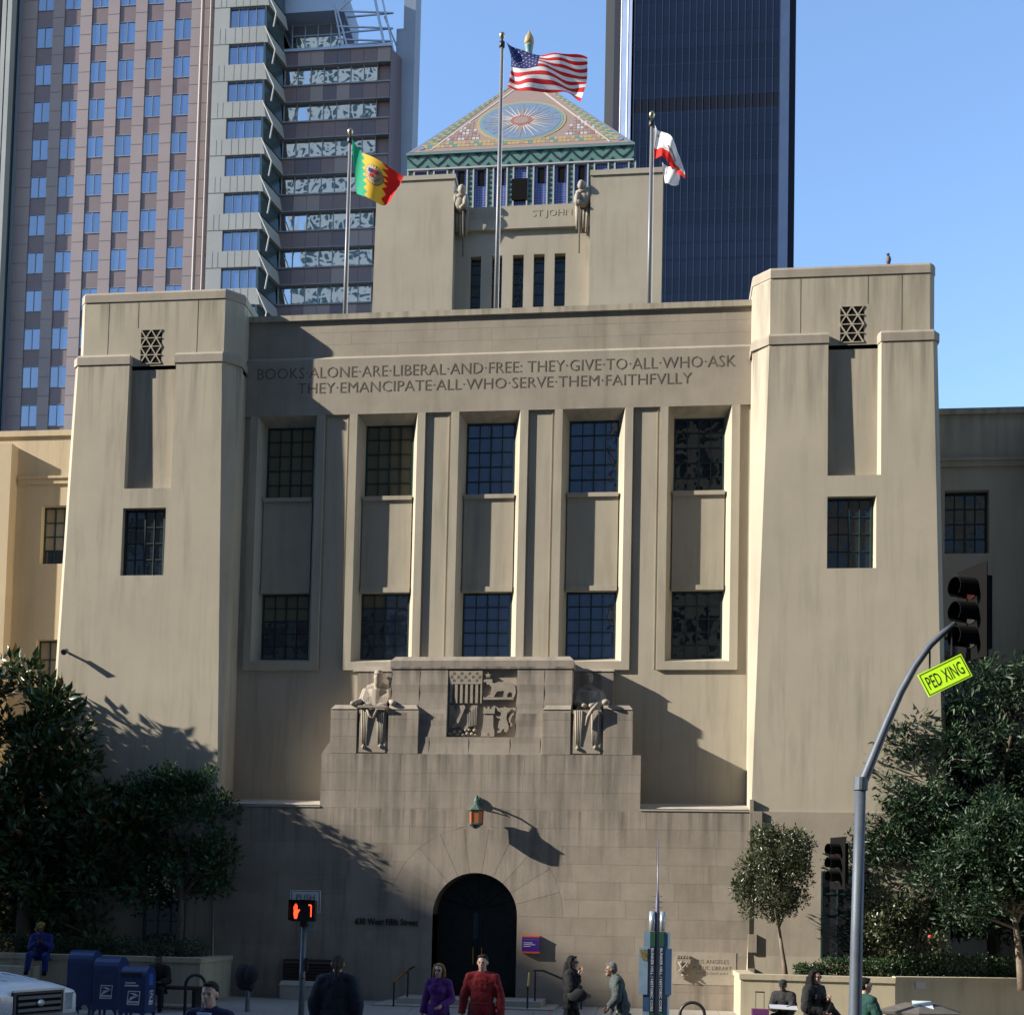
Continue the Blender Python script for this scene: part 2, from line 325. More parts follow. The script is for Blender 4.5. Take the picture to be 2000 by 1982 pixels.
# ------------------------------------------------------------ towers (u = distance from the centre line)
def tower(s, label):
    T = thing('corner_tower', (XC+s*8.2, 0, 0), label, 'tower', 'square towers flanking the library front')
    X = lambda u: XC+s*u
    def lerp(z, a, b, z0=4.8, z1=15.4): t = (z-z0)/(z1-z0); return a+(b-a)*t
    yf = lambda z: lerp(z, -.93, -.80)
    ui = lambda z: lerp(z, 6.15, 6.45); uo = lambda z: lerp(z, 10.28, 10.06)
    def ring(pts, z):
        r = [(X(u), y, z) for u, y in pts]
        return r if s > 0 else r[::-1]
    def plan(z, a=0, yfr=None):                         # chamfered lower body outline
        f = yf(z) if yfr is None else yfr
        cin = ui(z)-6.1; co = .12
        return [(6.1-a, 3.4), (6.1-a, min(f+cin*1.0, -.1)-a), (ui(z)-a*.4, f-a), (uo(z)+a*.4, f-a), (uo(z)+co+a, f+co-a), (uo(z)+co+a, 3.4)]
    def planu(z, a=0):
        return [(6.95, 3.4), (6.16, 1.5), (6.1-a, 1.2), (6.1-a, -.30), (6.47, -.65-a), (10.02, -.65-a), (10.14+a, -.53), (10.14+a, 3.4)]
    # core set behind the facing
    def core(z):
        f = -.65; return [(6.1, 3.4), (6.1, -.3), (6.45 if z > 12 else 6.45, f), (uo(z), f), (uo(z)+.1, f+.12), (uo(z)+.1, 3.4)]
    b = MB(); b.loft([ring(planu(0), 15.3), ring(planu(0), 17.02)]); 
    b.loft([ring([(6.12, 3.3), (6.12, -.25), (6.4, -.65), (9.9, -.65), (9.95, -.5), (9.95, 3.3)], z) for z in (.2, 15.4)])
    b.obj('tower_wall', STUC, T, fix=True)
    # facing: side and chamfer strips are one loft with a hole for recess/window
    g0, g1, w0, w1 = 7.76, 8.86, 7.76, 8.76
    if s < 0: g0, g1 = 7.66, 8.76
    b = MB(); R = .07
    def piece(ua, ub, z0, z1, front=True):
        a0, a1 = ua if isinstance(ua, tuple) else (ua, ua); c0, c1 = ub if isinstance(ub, tuple) else (ub, ub)
        q = lambda z, a, c: ring([(a, -.6), (a, yf(z)), (c, yf(z)), (c, -.6)], z)
        b.loft([q(z0, a0, c0), q(z1, a1, c1)])
    # splay on the right-hand side (in x) of the openings so the sun catches it
    def opening(za, zb_, ua, ub):
        # piece between inner edge and ua; and ub to outer edge, each with splayed side where x is larger
        for (A, B) in ((None, ua), (ub, None)):
            a0, a1 = (ui(za), ui(zb_)) if A is None else (A, A); c0, c1 = (uo(za), uo(zb_)) if B is None else (B, B)
            def rr(z, a, c):
                aa, cc = a, c
                af, cf = a, c                           # front edges
                if s > 0 and A is not None: af = a+R
                if s < 0 and B is not None: cf = c-R
                return ring([(aa, -.6), (af, yf(z)), (cf, yf(z)), (cc, -.6)], z)
            b.loft([rr(za, a0, c0), rr(zb_, a1, c1)])
    b.loft([ring([(ui(z), -.6), (ui(z), yf(z)), (uo(z), yf(z)), (uo(z), -.6)], z) for z in (.2, 4.8, 10.2)])
    opening(10.2, 11.84, w0, w1)
    b.loft([ring([(ui(z), -.6), (ui(z), yf(z)), (uo(z), yf(z)), (uo(z), -.6)], z) for z in (11.84, 12.32)])
    opening(12.32, 15.4, g0, g1)
    # chamfers and returns
    for z0, z1 in ((.2, 4.8), (4.8, 15.4)):
        b.loft([ring([(6.1, 3.4), (6.1, min(yf(z)+(ui(z)-6.1), -.1)), (ui(z), yf(z)), (ui(z), -.4), (6.3, 3.4)], z) for z in (z0, z1)])
        b.loft([ring([(uo(z)-.02, 3.4), (uo(z), -.4), (uo(z), yf(z)), (uo(z)+.12, yf(z)+.12), (uo(z)+.12, 3.4)], z) for z in (z0, z1)])
    b.obj('battered_facing', STUC, T, fix=True)
    # shoulder caps
    for k in (0, 1):
        b = MB()
        def rr(z, a, ins=0):
            f = yf(15.4)-a+ins
            if k == 0: r = [(6.08-a+ins, 3.35), (6.08-a+ins, min(yf(z)+.3, -.1)), (6.44-a*.4, f), (g0+(a if s > 0 else a-R)*.6-ins*.5, f), (g0+a*.6-ins*.5, -.62), (7., -.6), (6.5, 3.3)]
            else: r = [(9.7, 3.3), (9.5, -.6), (g1-a*.6+ins*.5, -.62), (g1-a*.6+ins*.5+(R if s > 0 else 0), f), (10.07+a*.4, f), (10.2+a-ins, f+.13), (10.2+a-ins, 3.35)]
            r = [(X(u), y, z) for u, y in r]; return r if s > 0 else r[::-1]
        b.loft([rr(15.39, .022), rr(15.58, .022), rr(15.65, .0, .03)])
        b.obj('shoulder_cap', STONE2, T, fix=True)
    b = MB(); b.loft([ring(planu(0, .02), 17.02), ring(planu(0, .02), 17.2), ring(planu(0, -.01), 17.26)]); b.obj('coping', STONE2, T, fix=True)
    for q in (7.2, 8.3, 9.2): pass
    # triangle grille
    gx0, gx1, gz0, gz1 = X(8.3)-.26, X(8.3)+.26, 15.46, 16.3
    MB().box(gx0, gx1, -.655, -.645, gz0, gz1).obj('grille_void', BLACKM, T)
    b = MB(); y = -.668; nr = 4; hh = (gz1-gz0)/nr
    def bar(p, q, wd=.028):
        d = Vector((q[0]-p[0], q[1]-p[1])); n_ = Vector((-d.y, d.x)).normalized()*wd/2
        b.poly([(p[0]-n_.x, p[1]-n_.y), (q[0]-n_.x, q[1]-n_.y), (q[0]+n_.x, q[1]+n_.y), (p[0]+n_.x, p[1]+n_.y)], y-random.uniform(0, .002), -.65)
    for i in range(nr+1): bar((gx0, gz0+i*hh), (gx1, gz0+i*hh), .022)
    q = (gx1-gx0)/4
    for i in range(nr):
        z0 = gz0+i*hh; z1 = z0+hh
        if i % 2 == 0:
            for j in (0, 2): bar((gx0+j*q, z0), (gx0+(j+1)*q, z1)); bar((gx0+(j+1)*q, z1), (gx0+(j+2)*q, z0))
        else:
            for j in (0, 2): bar((gx0+j*q, z1), (gx0+(j+1)*q, z0)); bar((gx0+(j+1)*q, z0), (gx0+(j+2)*q, z1))
    b.obj('grille', STUC, T)
    xa, xb = sorted((X(w0), X(w1)))
    grid_window(xa, xb, 10.2, 11.84, -.665, 4, 4, T, lambda i, j: GL_D, mun=.018)
    # sheet joint lines of the upper block
    b = MB()
    for u in (7.15, 8.65, 9.4): b.box(X(u)-.004, X(u)+.004, -.654, -.64, 16.35 if u == 8.65 else 15.7, 17.02)
    b.obj('joint', DARKSTONE, T)
    return T
TL = tower(-1, 'square stucco corner tower behind the big magnolia tree and mailboxes')
TR = tower(1, 'square stucco corner tower behind the traffic signal mast, a pigeon on its top')
# darker plastered foot of the right tower, ground-floor windows
for s, T in ((-1, TL), (1, TR)):
    a, c = sorted((XC+s*6.2, XC+s*10.3)); MB().slab(a, c, .2, 4.72, -.97, -.5).obj('tower_foot', STONE2, T)
grid_window(3.72, 4.75, 1.5, 3.42, -.985, 3, 4, TR, lambda i, j: GL_D, mun=.02)
grid_window(-11.75, -10.75, 1.5, 3.42, -.985, 3, 4, TL, lambda i, j: GL_D, mun=.02)

# ------------------------------------------------------------ base wall + stepped portico of cut stone
ZC, RA, RO = 2.28, .965, 2.0
YF = -1.0
backing = MB(); backf = YF+.0035
C0 = [.28, .68, 1.08, 1.48, 1.88, 2.28, 2.68, 3.08, 3.48, 3.88, 4.28, 4.70]
C1 = [4.70, 5.09, 5.51, 5.95]
def stone(pts, parent, yf=YF, jit=.0015, name='stone', m=None):
    j = random.uniform(0, jit); g = (lambda z: yf(z)-j) if callable(yf) else yf-j
    return MB().poly(pts, g, (yf(pts[0][1]) if callable(yf) else yf)+.02).obj(name, m or STONE, parent, fix=True)
J = .002
def rect(x0, x1, z0, z1, parent, **k): return stone([(x0+J, z0+J), (x1-J, z0+J), (x1-J, z1-J), (x0+J, z1-J)], parent, **k)
def splits(x0, x1, lo=.75, hi=1.35, seed=None):
    xs_ = [x0]; 
    while x1-xs_[-1] > hi*1.35: xs_.append(xs_[-1]+random.uniform(lo, hi))
    if x1-xs_[-1] > hi: xs_.append((xs_[-1]+x1)/2)
    return xs_+[x1]
XA = -3.95
# backing with an arched hole
XL, XR = XC-6.15, 2.18
b = MB()
b.box(XL, XA-RA, backf, -.2, .2, ZC); b.box(XA+RA, XR, backf, -.2, .2, ZC)
n = 24; arc = [(XA+RA*math.cos(math.pi*i/n), ZC+RA*math.sin(math.pi*i/n)) for i in range(n+1)]
for i in range(n):
    (xa, za), (xb, zb_) = arc[i], arc[i+1]
    b.hexa([(xb, backf, zb_), (xa, backf, za), (xa, -.2, za), (xb, -.2, zb_)], [(xb, backf, 4.28), (xa, backf, 4.28), (xa, -.2, 4.28), (xb, -.2, 4.28)])
b.box(XL, XA-RA, backf, -.2, ZC, 4.28); b.box(XA+RA, XR, backf, -.2, ZC, 4.28); b.box(XL, XR, backf, 0, 4.28, 4.69)
BASE = b.obj('base_wall', MORTAR, LIB)
PORT = None
for k in range(len(C0)-1):
    z0, z1 = C0[k], C0[k+1]
    if z1 <= ZC+.001:
        segs = [(XL, XA-RA), (XA+RA, XR)]
        for a, c in segs:
            X_ = splits(a, c)
            for p, q in zip(X_[:-1], X_[1:]): rect(p, q, z0, z1, BASE)
    elif z0 < ZC+RO-.01:
        hw = lambda z: math.sqrt(max(RO**2-(z-ZC)**2, 0))
        zz = [z0+J+(z1-z0-2*J)*i/5 for i in range(6)]
        wmx = hw(z0)
        for sd in (-1, 1):
            xe = XL if sd < 0 else XR
            near = XA+sd*(wmx+.35)
            X_ = splits(*sorted((near, xe)))
            for p, q in zip(X_[:-1], X_[1:]): rect(p, q, z0, z1, BASE)
            curve = [(XA+sd*(hw(z)+J), z) for z in zz]
            if k == len(C0)-3 and hw(z1) < .05: curve[-1] = (XA+sd*(.3), z1-J)
            poly = [(near-sd*J, z1-J), (near-sd*J, z0+J)]
            stone((curve+poly) if sd > 0 else (curve+poly)[::-1], BASE)
    else:
        X_ = splits(XL, XR)
        for p, q in zip(X_[:-1], X_[1:]): rect(p, q, z0, z1, BASE)
# voussoirs
nv = 11
for i in range(nv):
    a0, a1 = math.pi*i/nv, math.pi*(i+1)/nv
    g = .004
    ang = [a0+(a1-a0)*t/5 for t in range(6)]
    ins = [(XA+RA*math.cos(a)*1, ZC+RA*math.sin(a)) for a in ang]; outs = [(XA+(RO-.004)*math.cos(a), ZC+(RO-.004)*math.sin(a)) for a in ang]
    da = g/RA; db = g/RO
    ins[0] = (XA+RA*math.cos(a0+da), ZC+RA*math.sin(a0+da)); ins[-1] = (XA+RA*math.cos(a1-da), ZC+RA*math.sin(a1-da))
    outs[0] = (XA+(RO-.004)*math.cos(a0+db), ZC+(RO-.004)*math.sin(a0+db)); outs[-1] = (XA+(RO-.004)*math.cos(a1-db), ZC+(RO-.004)*math.sin(a1-db))
    stone(outs+ins[::-1], BASE, name='voussoir')
# quoins at the right end of the base
for z0, z1, x1 in ((4.72, 4.98, 2.24), (4.3, 4.72, 2.43), (1.6, 2.0, 2.34), (.9, 1.25, 2.3)):
    MB().box(2.16, x1, -1.03, -.9, z0, z1).obj('quoin', STONE, BASE)
# ledge
b = MB()
for x0, x1 in ((XL, XC-3.66), (XC+3.68, 2.2)):
    b.hexa([(x0,-1.02,4.70),(x1,-1.02,4.70),(x1,.0,4.70),(x0,.0,4.70)], [(x0,-1.02,4.735),(x1,-1.02,4.735),(x1,.0,4.76),(x0,.0,4.76)])
    b.hexa([(x0,-.9,4.762),(x1,-.9,4.762),(x1,.0,4.765),(x0,.0,4.765)], [(x0,-.86,4.80),(x1,-.86,4.80),(x1,.0,4.96),(x0,.0,4.96)])
b.obj('ledge', CONC, LIB)
# stepped centre
lean = lambda z: -1.0+max(0, z-5.66)*.08
b = MB()
b.box(XC-3.66, XC+3.68, backf, 0, 4.695, 5.95)
lb = lambda z: lean(z)+.0035
b.slab(XC-2.1, XC+2.1, 5.95, 6.35, lb, 0); b.slab(XC-2.1, -4.72, 6.35, 7.95, lb, 0); b.slab(-3.13, XC+2.1, 6.35, 7.95, lb, 0)
PORT = b.obj('stepped_portico', MORTAR, LIB)
for z0, z1 in zip(C1[:-1], C1[1:]):
    X_ = splits(XC-3.67, XC+3.69)
    for p, q in zip(X_[:-1], X_[1:]): rect(p, q, z0, z1, PORT, yf=(lambda z: min(lean(z), -1.0)) if z1 < 5.6 else (lambda z: -1.0))
CC = [5.95, 6.35, 6.74, 7.13, 7.58, 7.95]
cz0, cz1, cx0, cx1 = 6.35, 7.93, -4.72, -3.13
for z0, z1 in zip(CC[:-1], CC[1:]):
    for a, c in (((XC-2.1, XC+2.1),) if z1 <= 6.36 else ((XC-2.1, cx0), (cx1, XC+2.1))):
        X_ = splits(a, c, .7, 1.1)
        for p, q in zip(X_[:-1], X_[1:]): rect(p, q, z0, z1, PORT, yf=lean)
b = MB(); y0 = lean(7.95)-.03
b.box(XC-2.13, XC+2.13, y0, 0, 7.95, 8.14)
b.hexa([(XC-2.13,y0,8.14),(XC+2.13,y0,8.14),(XC+2.13,0,8.14),(XC-2.13,0,8.14)], [(XC-2.03,y0+.1,8.25),(XC+2.03,y0+.1,8.25),(XC+2.03,0,8.25),(XC-2.03,0,8.25)])
b.obj('cap_stone', STONE, PORT)
for s in (-1, 1):                                       # low blocks behind the statues
    a, c = sorted((XC+s*2.1, XC+s*3.02))
    b = MB(); b.box(a, c, -.36, 0, 5.9, 7.98)
    e, f_ = (a-.12, c) if s < 0 else (a, c+.03)
    b.hexa([(e,-.38,7.98),(f_,-.38,7.98),(f_,0,7.98),(e,0,7.98)], [(e+.1,-.3,8.12),(f_,-.3,8.12),(f_,0,8.12),(e+.1,0,8.12)]) if s < 0 else b.hexa([(e,-.38,7.98),(f_,-.38,7.98),(f_,0,7.98),(e,0,7.98)], [(e,-.3,8.06),(f_-.05,-.3,8.06),(f_-.05,0,8.06),(e,0,8.06)])
    b.obj('block', STONE, PORT)
# pylons with a niche for each statue: vertical fronts, while the wall between leans back
for s in (-1, 1):
    PY = -1.015
    n0, n1 = (-6.80, -6.06) if s < 0 else (-1.86, -1.12)
    o0, o1 = (-7.42, -5.36) if s < 0 else (-2.5, -.46)
    yv = lambda z: -1.004
    for (a, c) in ((o0, n0), (n1, o1)):
        for z0, z1 in ((5.95, 6.35), (6.35, 6.74), (6.74, 6.98)):
            stone([(a+J*(a != o0), z0+J), (c, z0+J), (c, z1-J), (a+J*(a != o0), z1-J)], PORT, yf=yv, jit=.001)
        MB().slab(a+.004, c-.004, 5.95, 6.98, lambda z: yv(z)+.007, 0).obj('block', MORTAR, PORT)
        y1 = -1.02
        MB().hexa([(a,y1,6.98),(c,y1,6.98),(c,0,6.98),(a,0,6.98)], [(a+(.08 if a == o0 else 0),y1+.09,7.09),(c-(.08 if c == o1 else 0),y1+.09,7.09),(c-(.08 if c == o1 else 0),0,7.09),(a+(.08 if a == o0 else 0),0,7.09)]).obj('cap_stone', STONE, PORT)
    MB().slab(n0, n1, 5.66, 6.93, lambda z: -1.0+.1*(z-5.66), 0).obj('niche_back', STONE, PORT)
    edge_text('PHOSPHOR' if s < 0 else 'HESPER', 1, n0+.05, n1-.08, 6.0, -.97, DARKSTONE, PORT, 'inscription', ext=.004, height=.09, thin=-.01)
    # sloped shoulders of the lower block
    a = XC-3.66 if s < 0 else XC+3.68; c = o0 if s < 0 else o1
    l, r = sorted((a, c))
    if s < 0: MB().hexa([(l,-1,5.95),(r,-1,5.95),(r,0,5.95),(l,0,5.95)], [(r-.02,-1,6.2),(r,-1,6.2),(r,0,6.2),(r-.02,0,6.2)]).obj('shoulder', STONE, PORT)

# crest of four carved fields
CR = MB(); CR.box(cx0, cx1, -.74, -.2, cz0, 7.95); CREST = CR.obj('crest_panel', CARVE, LIB)
crw = (cx1-cx0)/2; mid = (cx0+cx1)/2; midz = (cz0+cz1)/2
yc = -.72
def P(x, z): return (cx0+(x-150)/(1660-150)*(cx1-cx0), cz1-(z-270)/(1790-270)*(cz1-cz0))     # from drawing units of the panel
def rel(pts, d=.10, name='relief', m=CARVE, y=yc): return MB().poly([P(*p) for p in pts][::-1], y-d, y).obj(name, m, CREST, fix=True)
def star(cx, cz, r, rot=0): return [(cx+(r if i % 2 == 0 else r*.42)*math.sin(rot+i*math.pi/5), cz-(r if i % 2 == 0 else r*.42)*math.cos(rot+i*math.pi/5)) for i in range(10)]
rel([(175, 285), (905, 285), (905, 590), (175, 590)], .10, 'star_field')
for i in range(7): rel([(192+i*113, 590), (250+i*113, 590), (250+i*113, 1015), (192+i*113, 1015)] if i < 6 else [(868, 590), (900, 590), (900, 1015), (868, 1015)], .095, 'stripe')
for (x, z) in [(280, 350), (445, 350), (618, 350), (782, 350), (225, 430), (370, 430), (530, 430), (700, 430), (848, 430), (278, 508), (443, 508), (612, 508), (780, 508)]:
    rel(star(x, z, 42), .004, 'star', DARKSTONE, yc-.10)
rel(star(1030, 395, 75), .10, 'star')
rel([(935, 890), (1600, 885), (1600, 935), (940, 940)], .12, 'ground_line')
rel([(1000,880),(1080,820),(1105,740),(1115,660),(1060,600),(1010,600),(985,540),(940,550),(935,500),(1010,480),(1110,480),(1135,510),(1120,560),(1180,570),(1260,540),(1400,545),(1540,550),(1620,620),(1645,720),(1640,800),(1610,890),(1560,890),(1570,800),(1520,760),(1470,800),(1450,890),(1370,890),(1390,740),(1240,750),(1190,830),(1170,880)], .10, 'bear')
rel([(185,1060),(290,1060),(310,1150),(350,1200),(370,1100),(430,1060),(510,1055),(545,1110),(520,1190),(560,1240),(640,1150),(680,1060),(810,1060),(808,1200),(800,1400),(790,1540),(740,1580),(700,1400),(620,1380),(640,1480),(600,1600),(480,1600),(440,1540),(380,1540),(300,1560),(190,1560),(185,1400),(195,1250)], .075, 'eagle')
rel([(500,1130),(545,1110),(420,1430),(300,1570),(240,1550),(360,1400)], .12, 'serpent')
for i in range(6): rel([(590+i*38, 1250-i*38), (615+i*38, 1260-i*38), (625+i*33, 1540-i*6), (600+i*36, 1540-i*6)], .095, 'feather')
for i in range(4): rel([(200+i*36, 1260+i*30), (222+i*36, 1260+i*30), (215+i*30, 1520), (195+i*30, 1520)], .095, 'feather')
for (x, z, r) in [(210,1700,60),(300,1650,70),(420,1640,62),(500,1720,64),(600,1690,58),(560,1620,50),(700,1700,60),(760,1620,56),(640,1610,45),(780,1720,40),(380,1710,50)]:
    c_ = P(x, z); MB().ell((c_[0], yc-.03, c_[1]), (r*.00105, .08, r*.0008), 10, 6).obj('rock', CARVE, CREST, True)
rel([(905,1755),(905,1640),(935,1540),(955,1260),(945,1180),(950,1100),(990,1100),(990,1140),(1030,1140),(1030,1090),(1080,1090),(1080,1140),(1120,1140),(1120,1095),(1200,1100),(1195,1250),(1165,1260),(1170,1540),(1200,1640),(1195,1755)], .10, 'castle')
rel([(945,1180),(1195,1180),(1195,1250),(945,1250)], .12, 'castle_parapet')
rel([(1045,1730),(1045,1690),(1060,1672),(1078,1690),(1078,1730)], .004, 'castle_door', DARKSTONE, yc-.10)
rel([(1270,1680),(1250,1640),(1320,1600),(1270,1560),(1290,1420),(1330,1370),(1250,1340),(1220,1300),(1320,1310),(1340,1230),(1250,1180),(1240,1130),(1300,1150),(1360,1210),(1360,1130),(1420,1090),(1480,1120),(1560,1130),(1540,1170),(1470,1240),(1450,1330),(1480,1440),(1510,1520),(1500,1600),(1460,1660),(1400,1640),(1420,1580),(1370,1600),(1340,1660)], .10, 'lion')
rel([(1500,1350),(1560,1250),(1600,1220),(1610,1260),(1570,1310),(1560,1350),(1540,1420),(1580,1470),(1560,1540),(1530,1530),(1550,1470),(1510,1430)], .09, 'lion_tail')

# ------------------------------------------------------------ arched doorway
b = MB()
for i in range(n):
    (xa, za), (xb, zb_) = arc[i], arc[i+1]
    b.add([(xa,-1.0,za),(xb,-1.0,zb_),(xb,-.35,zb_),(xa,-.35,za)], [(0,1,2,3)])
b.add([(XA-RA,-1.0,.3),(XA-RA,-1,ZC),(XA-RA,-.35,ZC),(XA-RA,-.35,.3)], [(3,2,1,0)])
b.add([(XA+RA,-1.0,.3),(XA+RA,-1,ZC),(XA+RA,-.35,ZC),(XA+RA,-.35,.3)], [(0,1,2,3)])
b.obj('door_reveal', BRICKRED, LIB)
DR = MB().box(XA-RA-.05, XA+RA+.05, -.34, -.25, .4, 3.4).obj('entrance_door', BRONZE, LIB)
for sd in (-1, 1):
    a, c = sorted((XA+sd*.01, XA+sd*.95)); b = MB()
    for z0, z1 in ((.5, .62), (1.1, 1.18), (1.7, 1.78), (2.27, 2.4)): b.box(a, c, -.37, -.345, z0, z1)
    b.box(a, a+.09, -.372, -.345, .62, 2.27); b.box(c-.09, c, -.372, -.345, .62, 2.27)
    b.obj('door_leaf', BRONZE, DR)
    MB().tube([(XA+sd*.1, -.43, 1.15), (XA+sd*.1, -.43, 1.55)], .014, 8).obj('door_handle', BRASS, DR)
b = MB()
for i in range(1, 8):
    a_ = math.pi*i/8; b.tube([(XA, -.36, 2.42), (XA+.95*math.cos(a_), -.36, 2.3+.9*math.sin(a_))], .012, 6)
b.obj('fanlight_bars', BRONZE, DR)
MB().box(XA-.12, XA+.0, -.376, -.373, 1.75, 2.35).obj('door_glass', glass('dim_door_glass', (.02,.035,.03), ior=1.6), DR)
ST = thing('entrance_steps', (XA, -1.7, .3), 'pale stone steps below the arched doorway', 'steps')
MB().box(-5.45, -2.3, -2.2, -1.0, .3, .46).obj('step', CONC, ST)
MB().box(-5.9, -2.0, -2.6, -1.0, .2, .335).obj('step', CONC, ST)

# ------------------------------------------------------------ side wings
def wing(s, label):
    y = 2.0
    x0, x1 = sorted((XC+s*10.2, XC+s*34))
    W = thing('library_wing', ((x0+x1)/2, y, 0), label, 'building wing', 'side wings of the library')
    wins = [12.1] if True else []
    X = lambda u: XC+s*u
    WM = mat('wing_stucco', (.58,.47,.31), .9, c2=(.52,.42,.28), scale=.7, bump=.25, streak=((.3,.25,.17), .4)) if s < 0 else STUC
    wc = [(11.75, 1.15) if s < 0 else (11.49, 1.05)] + [(15.6+i*3, 1.2) for i in range(5)]
    b = MB(); us = [10.1]
    for c, wd in wc: us += [c-wd/2, c+wd/2]
    us.append(30)
    def col(a, c, z0, z1, ya=y): p, q = sorted((X(a), X(c))); b.box(p, q, ya, y+4, z0, z1)
    for i in range(0, len(us), 2): col(us[i], us[i+1], .2, 14.8)
    for i in range(1, len(us)-1, 2):
        for z0, z1 in ((.2, 2.0), (4.4, 7.4), (9.32, 11.35), (12.92, 14.8)): col(us[i], us[i+1], z0, z1)
    b.obj('wall', WM, W)
    b = MB(); p, q = sorted((X(10.1), X(30))); b.box(p, q, y-.06, y+4, 14.8, 14.95); b.obj('coping', WM, W)
    b = MB(); p, q = sorted((X(10.1), X(13.0))); b.slab(p, q, 13.5, 13.64, y-.05, y+.1); b.box(p, q, y-.09, y+.1, 13.64, 13.7); b.obj('band', WM, W)
    b = MB(); p, q = sorted((X(13.05), X(14.3))); b.box(p, q, y-.35, y+.1, .2, 14.5); b.obj('pilaster', WM, W)
    for c, wd in wc[:3]:
        for z0, z1 in ((11.35, 12.92), (7.4, 9.32), (2., 4.4)):
            p, q = sorted((X(c-wd/2), X(c+wd/2)))
            grid_window(p, q, z0, z1, y+.22, 4 if wd > 1 else 4, 4, W, lambda i, j, z0=z0: (GL_D if j == 0 else (PALEBL if z0 > 7 and s < 0 else GL_D)))
PALEBL = glass('glass_before_pale_blind', (.30,.26,.19), ior=1.45)
wing(-1, 'warm sunlit library wing set back beyond the magnolia tree')
wing(1, 'shaded library wing set back behind the traffic signal head')
# ------------------------------------------------------------ library rear tower and tiled pyramid
RT = thing('rear_tower', (-6.1, 24, 0), 'tall plain stucco tower block rising behind the flagpoles with narrow slit windows', 'tower')
PALE = mat('rear_stucco', (.40,.36,.28), .9, c2=(.34,.30,.235), scale=.35, bump=.2, streak=((.24,.21,.16), .4))
b = MB()
b.hexa([(-12.55,22,5),(-8.8,22,5),(-8.8,36,5),(-12.55,36,5)], [(-12.25,22,33.85),(-8.85,22,33.85),(-8.85,36,33.85),(-12.25,36,33.85)])
b.box(-2.99, .06, 22, 36, 5, 33.7)
b.obj('wall', PALE, RT)
b = MB(); b.box(-12.3, -8.8, 21.95, 36, 33.85, 34.05); b.box(-3.02, .1, 21.95, 36, 33.7, 33.92); b.obj('coping', PALE, RT)
SX = [(-8.15+i*1.0, -7.68+i*1.0) for i in range(5)]
SX = [(-8.15,-7.69), (-7.23,-6.77), (-6.31,-5.84), (-5.41,-4.94), (-4.51,-4.04)]
b = MB(); xs = [-8.87]+sum([list(p) for p in SX], [])+[-2.97]
for i in range(0, len(xs), 2): b.box(xs[i], xs[i+1], 22.5, 24, 28, 30.66)
b.box(-8.87, -2.97, 22.5, 24, 5, 28); b.box(-8.87, -2.97, 22.5, 24, 30.66, 32.75); b.box(-8.87, -2.97, 22.35, 24, 31.75, 32.75)
b.obj('recessed_wall', PALE, RT)
for a, c in SX:
    wi = MB().box(a, c, 22.78, 22.82, 28, 30.66).obj('slit_window', GL_D, RT)
    for z in (28.5, 29.0, 29.5, 30.0, 30.4): MB().box(a, c, 22.75, 22.78, z-.015, z+.015).obj('glazing_bar', WFRAME, wi)
edge_text('DAVID', 1, -8.25, -6.75, 32.15, 22.35, PALE, RT, 'inscription', ext=.012, height=.36, thin=-.01)
edge_text('ST JOHN', 1, -5.5, -3.8, 32.15, 22.35, PALE, RT, 'inscription', ext=.012, height=.36, thin=-.01)
def robed(x, zt_, s, label):
    t = thing('carved_figure', (x, 22.1, zt_-3), label, 'sculpture', 'carved figures on the rear tower')
    b = MB(); b.ell((x-s*.04, 21.95, zt_-.2), (.15, .17, .2)); b.ell((x-s*.02, 22.05, zt_-.16), (.19, .16, .2)); b.tube([(x-.26, 22.08, zt_-.5), (x, 22.05, zt_-.42), (x+.26, 22.08, zt_-.5)], [.1,.14,.1]); b.ell((x+s*.06, 22.15, zt_-.72), (.27, .22, .36)); b.ell((x+s*.24, 22.25, zt_-.55), (.16, .3, .42)); b.ell((x-s*.2, 22.05, zt_-.75), (.14, .22, .3))
    b.tube([(x-s*.28, 21.95, zt_-.8), (x+s*.02, 21.95, zt_-1.05)], .09); 
    for i in range(4): b.tube([(x-.22+i*.15, 22.28, zt_-.9), (x-.2+i*.13, 22.33, zt_-(1.9+.15*(i % 2)))], [.09, .06])
    b.obj('robe', CARVE, t, True); MB().tube([(x-s*.1, 22.02, zt_-1.0), (x-s*.1, 22.25, zt_-3.0)], .04, 6).obj('sword', DARKSTONE, t)
robed(-8.55, 33.55, -1, 'dark carved robed figure on the left edge of the rear tower recess')
robed(-3.35, 33.5, 1, 'pale carved figure with round head on the right edge of the recess')

PT = thing('tiled_pyramid_tower', (-7.3, 37.8, 20), 'colourful mosaic-tiled pyramid roof tower with a sunburst behind the middle flag', 'tower')
TW = mat('white_tile', (.38,.38,.38), .6); TG = mat('green_tile', (.07,.17,.14), .5, c2=(.11,.22,.18), scale=4); TK = mat('black_tile', (.015,.02,.03), .4)
TY = mat('ochre_tile', (.32,.23,.10), .6); TR_ = mat('red_tile', (.28,.10,.08), .5); TP = mat('pink_tile', (.27,.17,.14), .6, c2=(.22,.18,.14), scale=3); TBL = mat('slate_blue_tile', (.12,.17,.26), .45, c2=(.16,.2,.24), scale=4)
TSAND = mat('sand_tile', (.45,.38,.30), .5)
TT = mat('turquoise_tile', (.13,.22,.22), .55)
TB = mat('blue_tile', (.045,.06,.22), .35)
_n = TB.node_tree; _br = _n.nodes.new('ShaderNodeTexBrick'); _g = _n.nodes.new('ShaderNodeNewGeometry'); _sp = _n.nodes.new('ShaderNodeSeparateXYZ'); _cb = _n.nodes.new('ShaderNodeCombineXYZ')
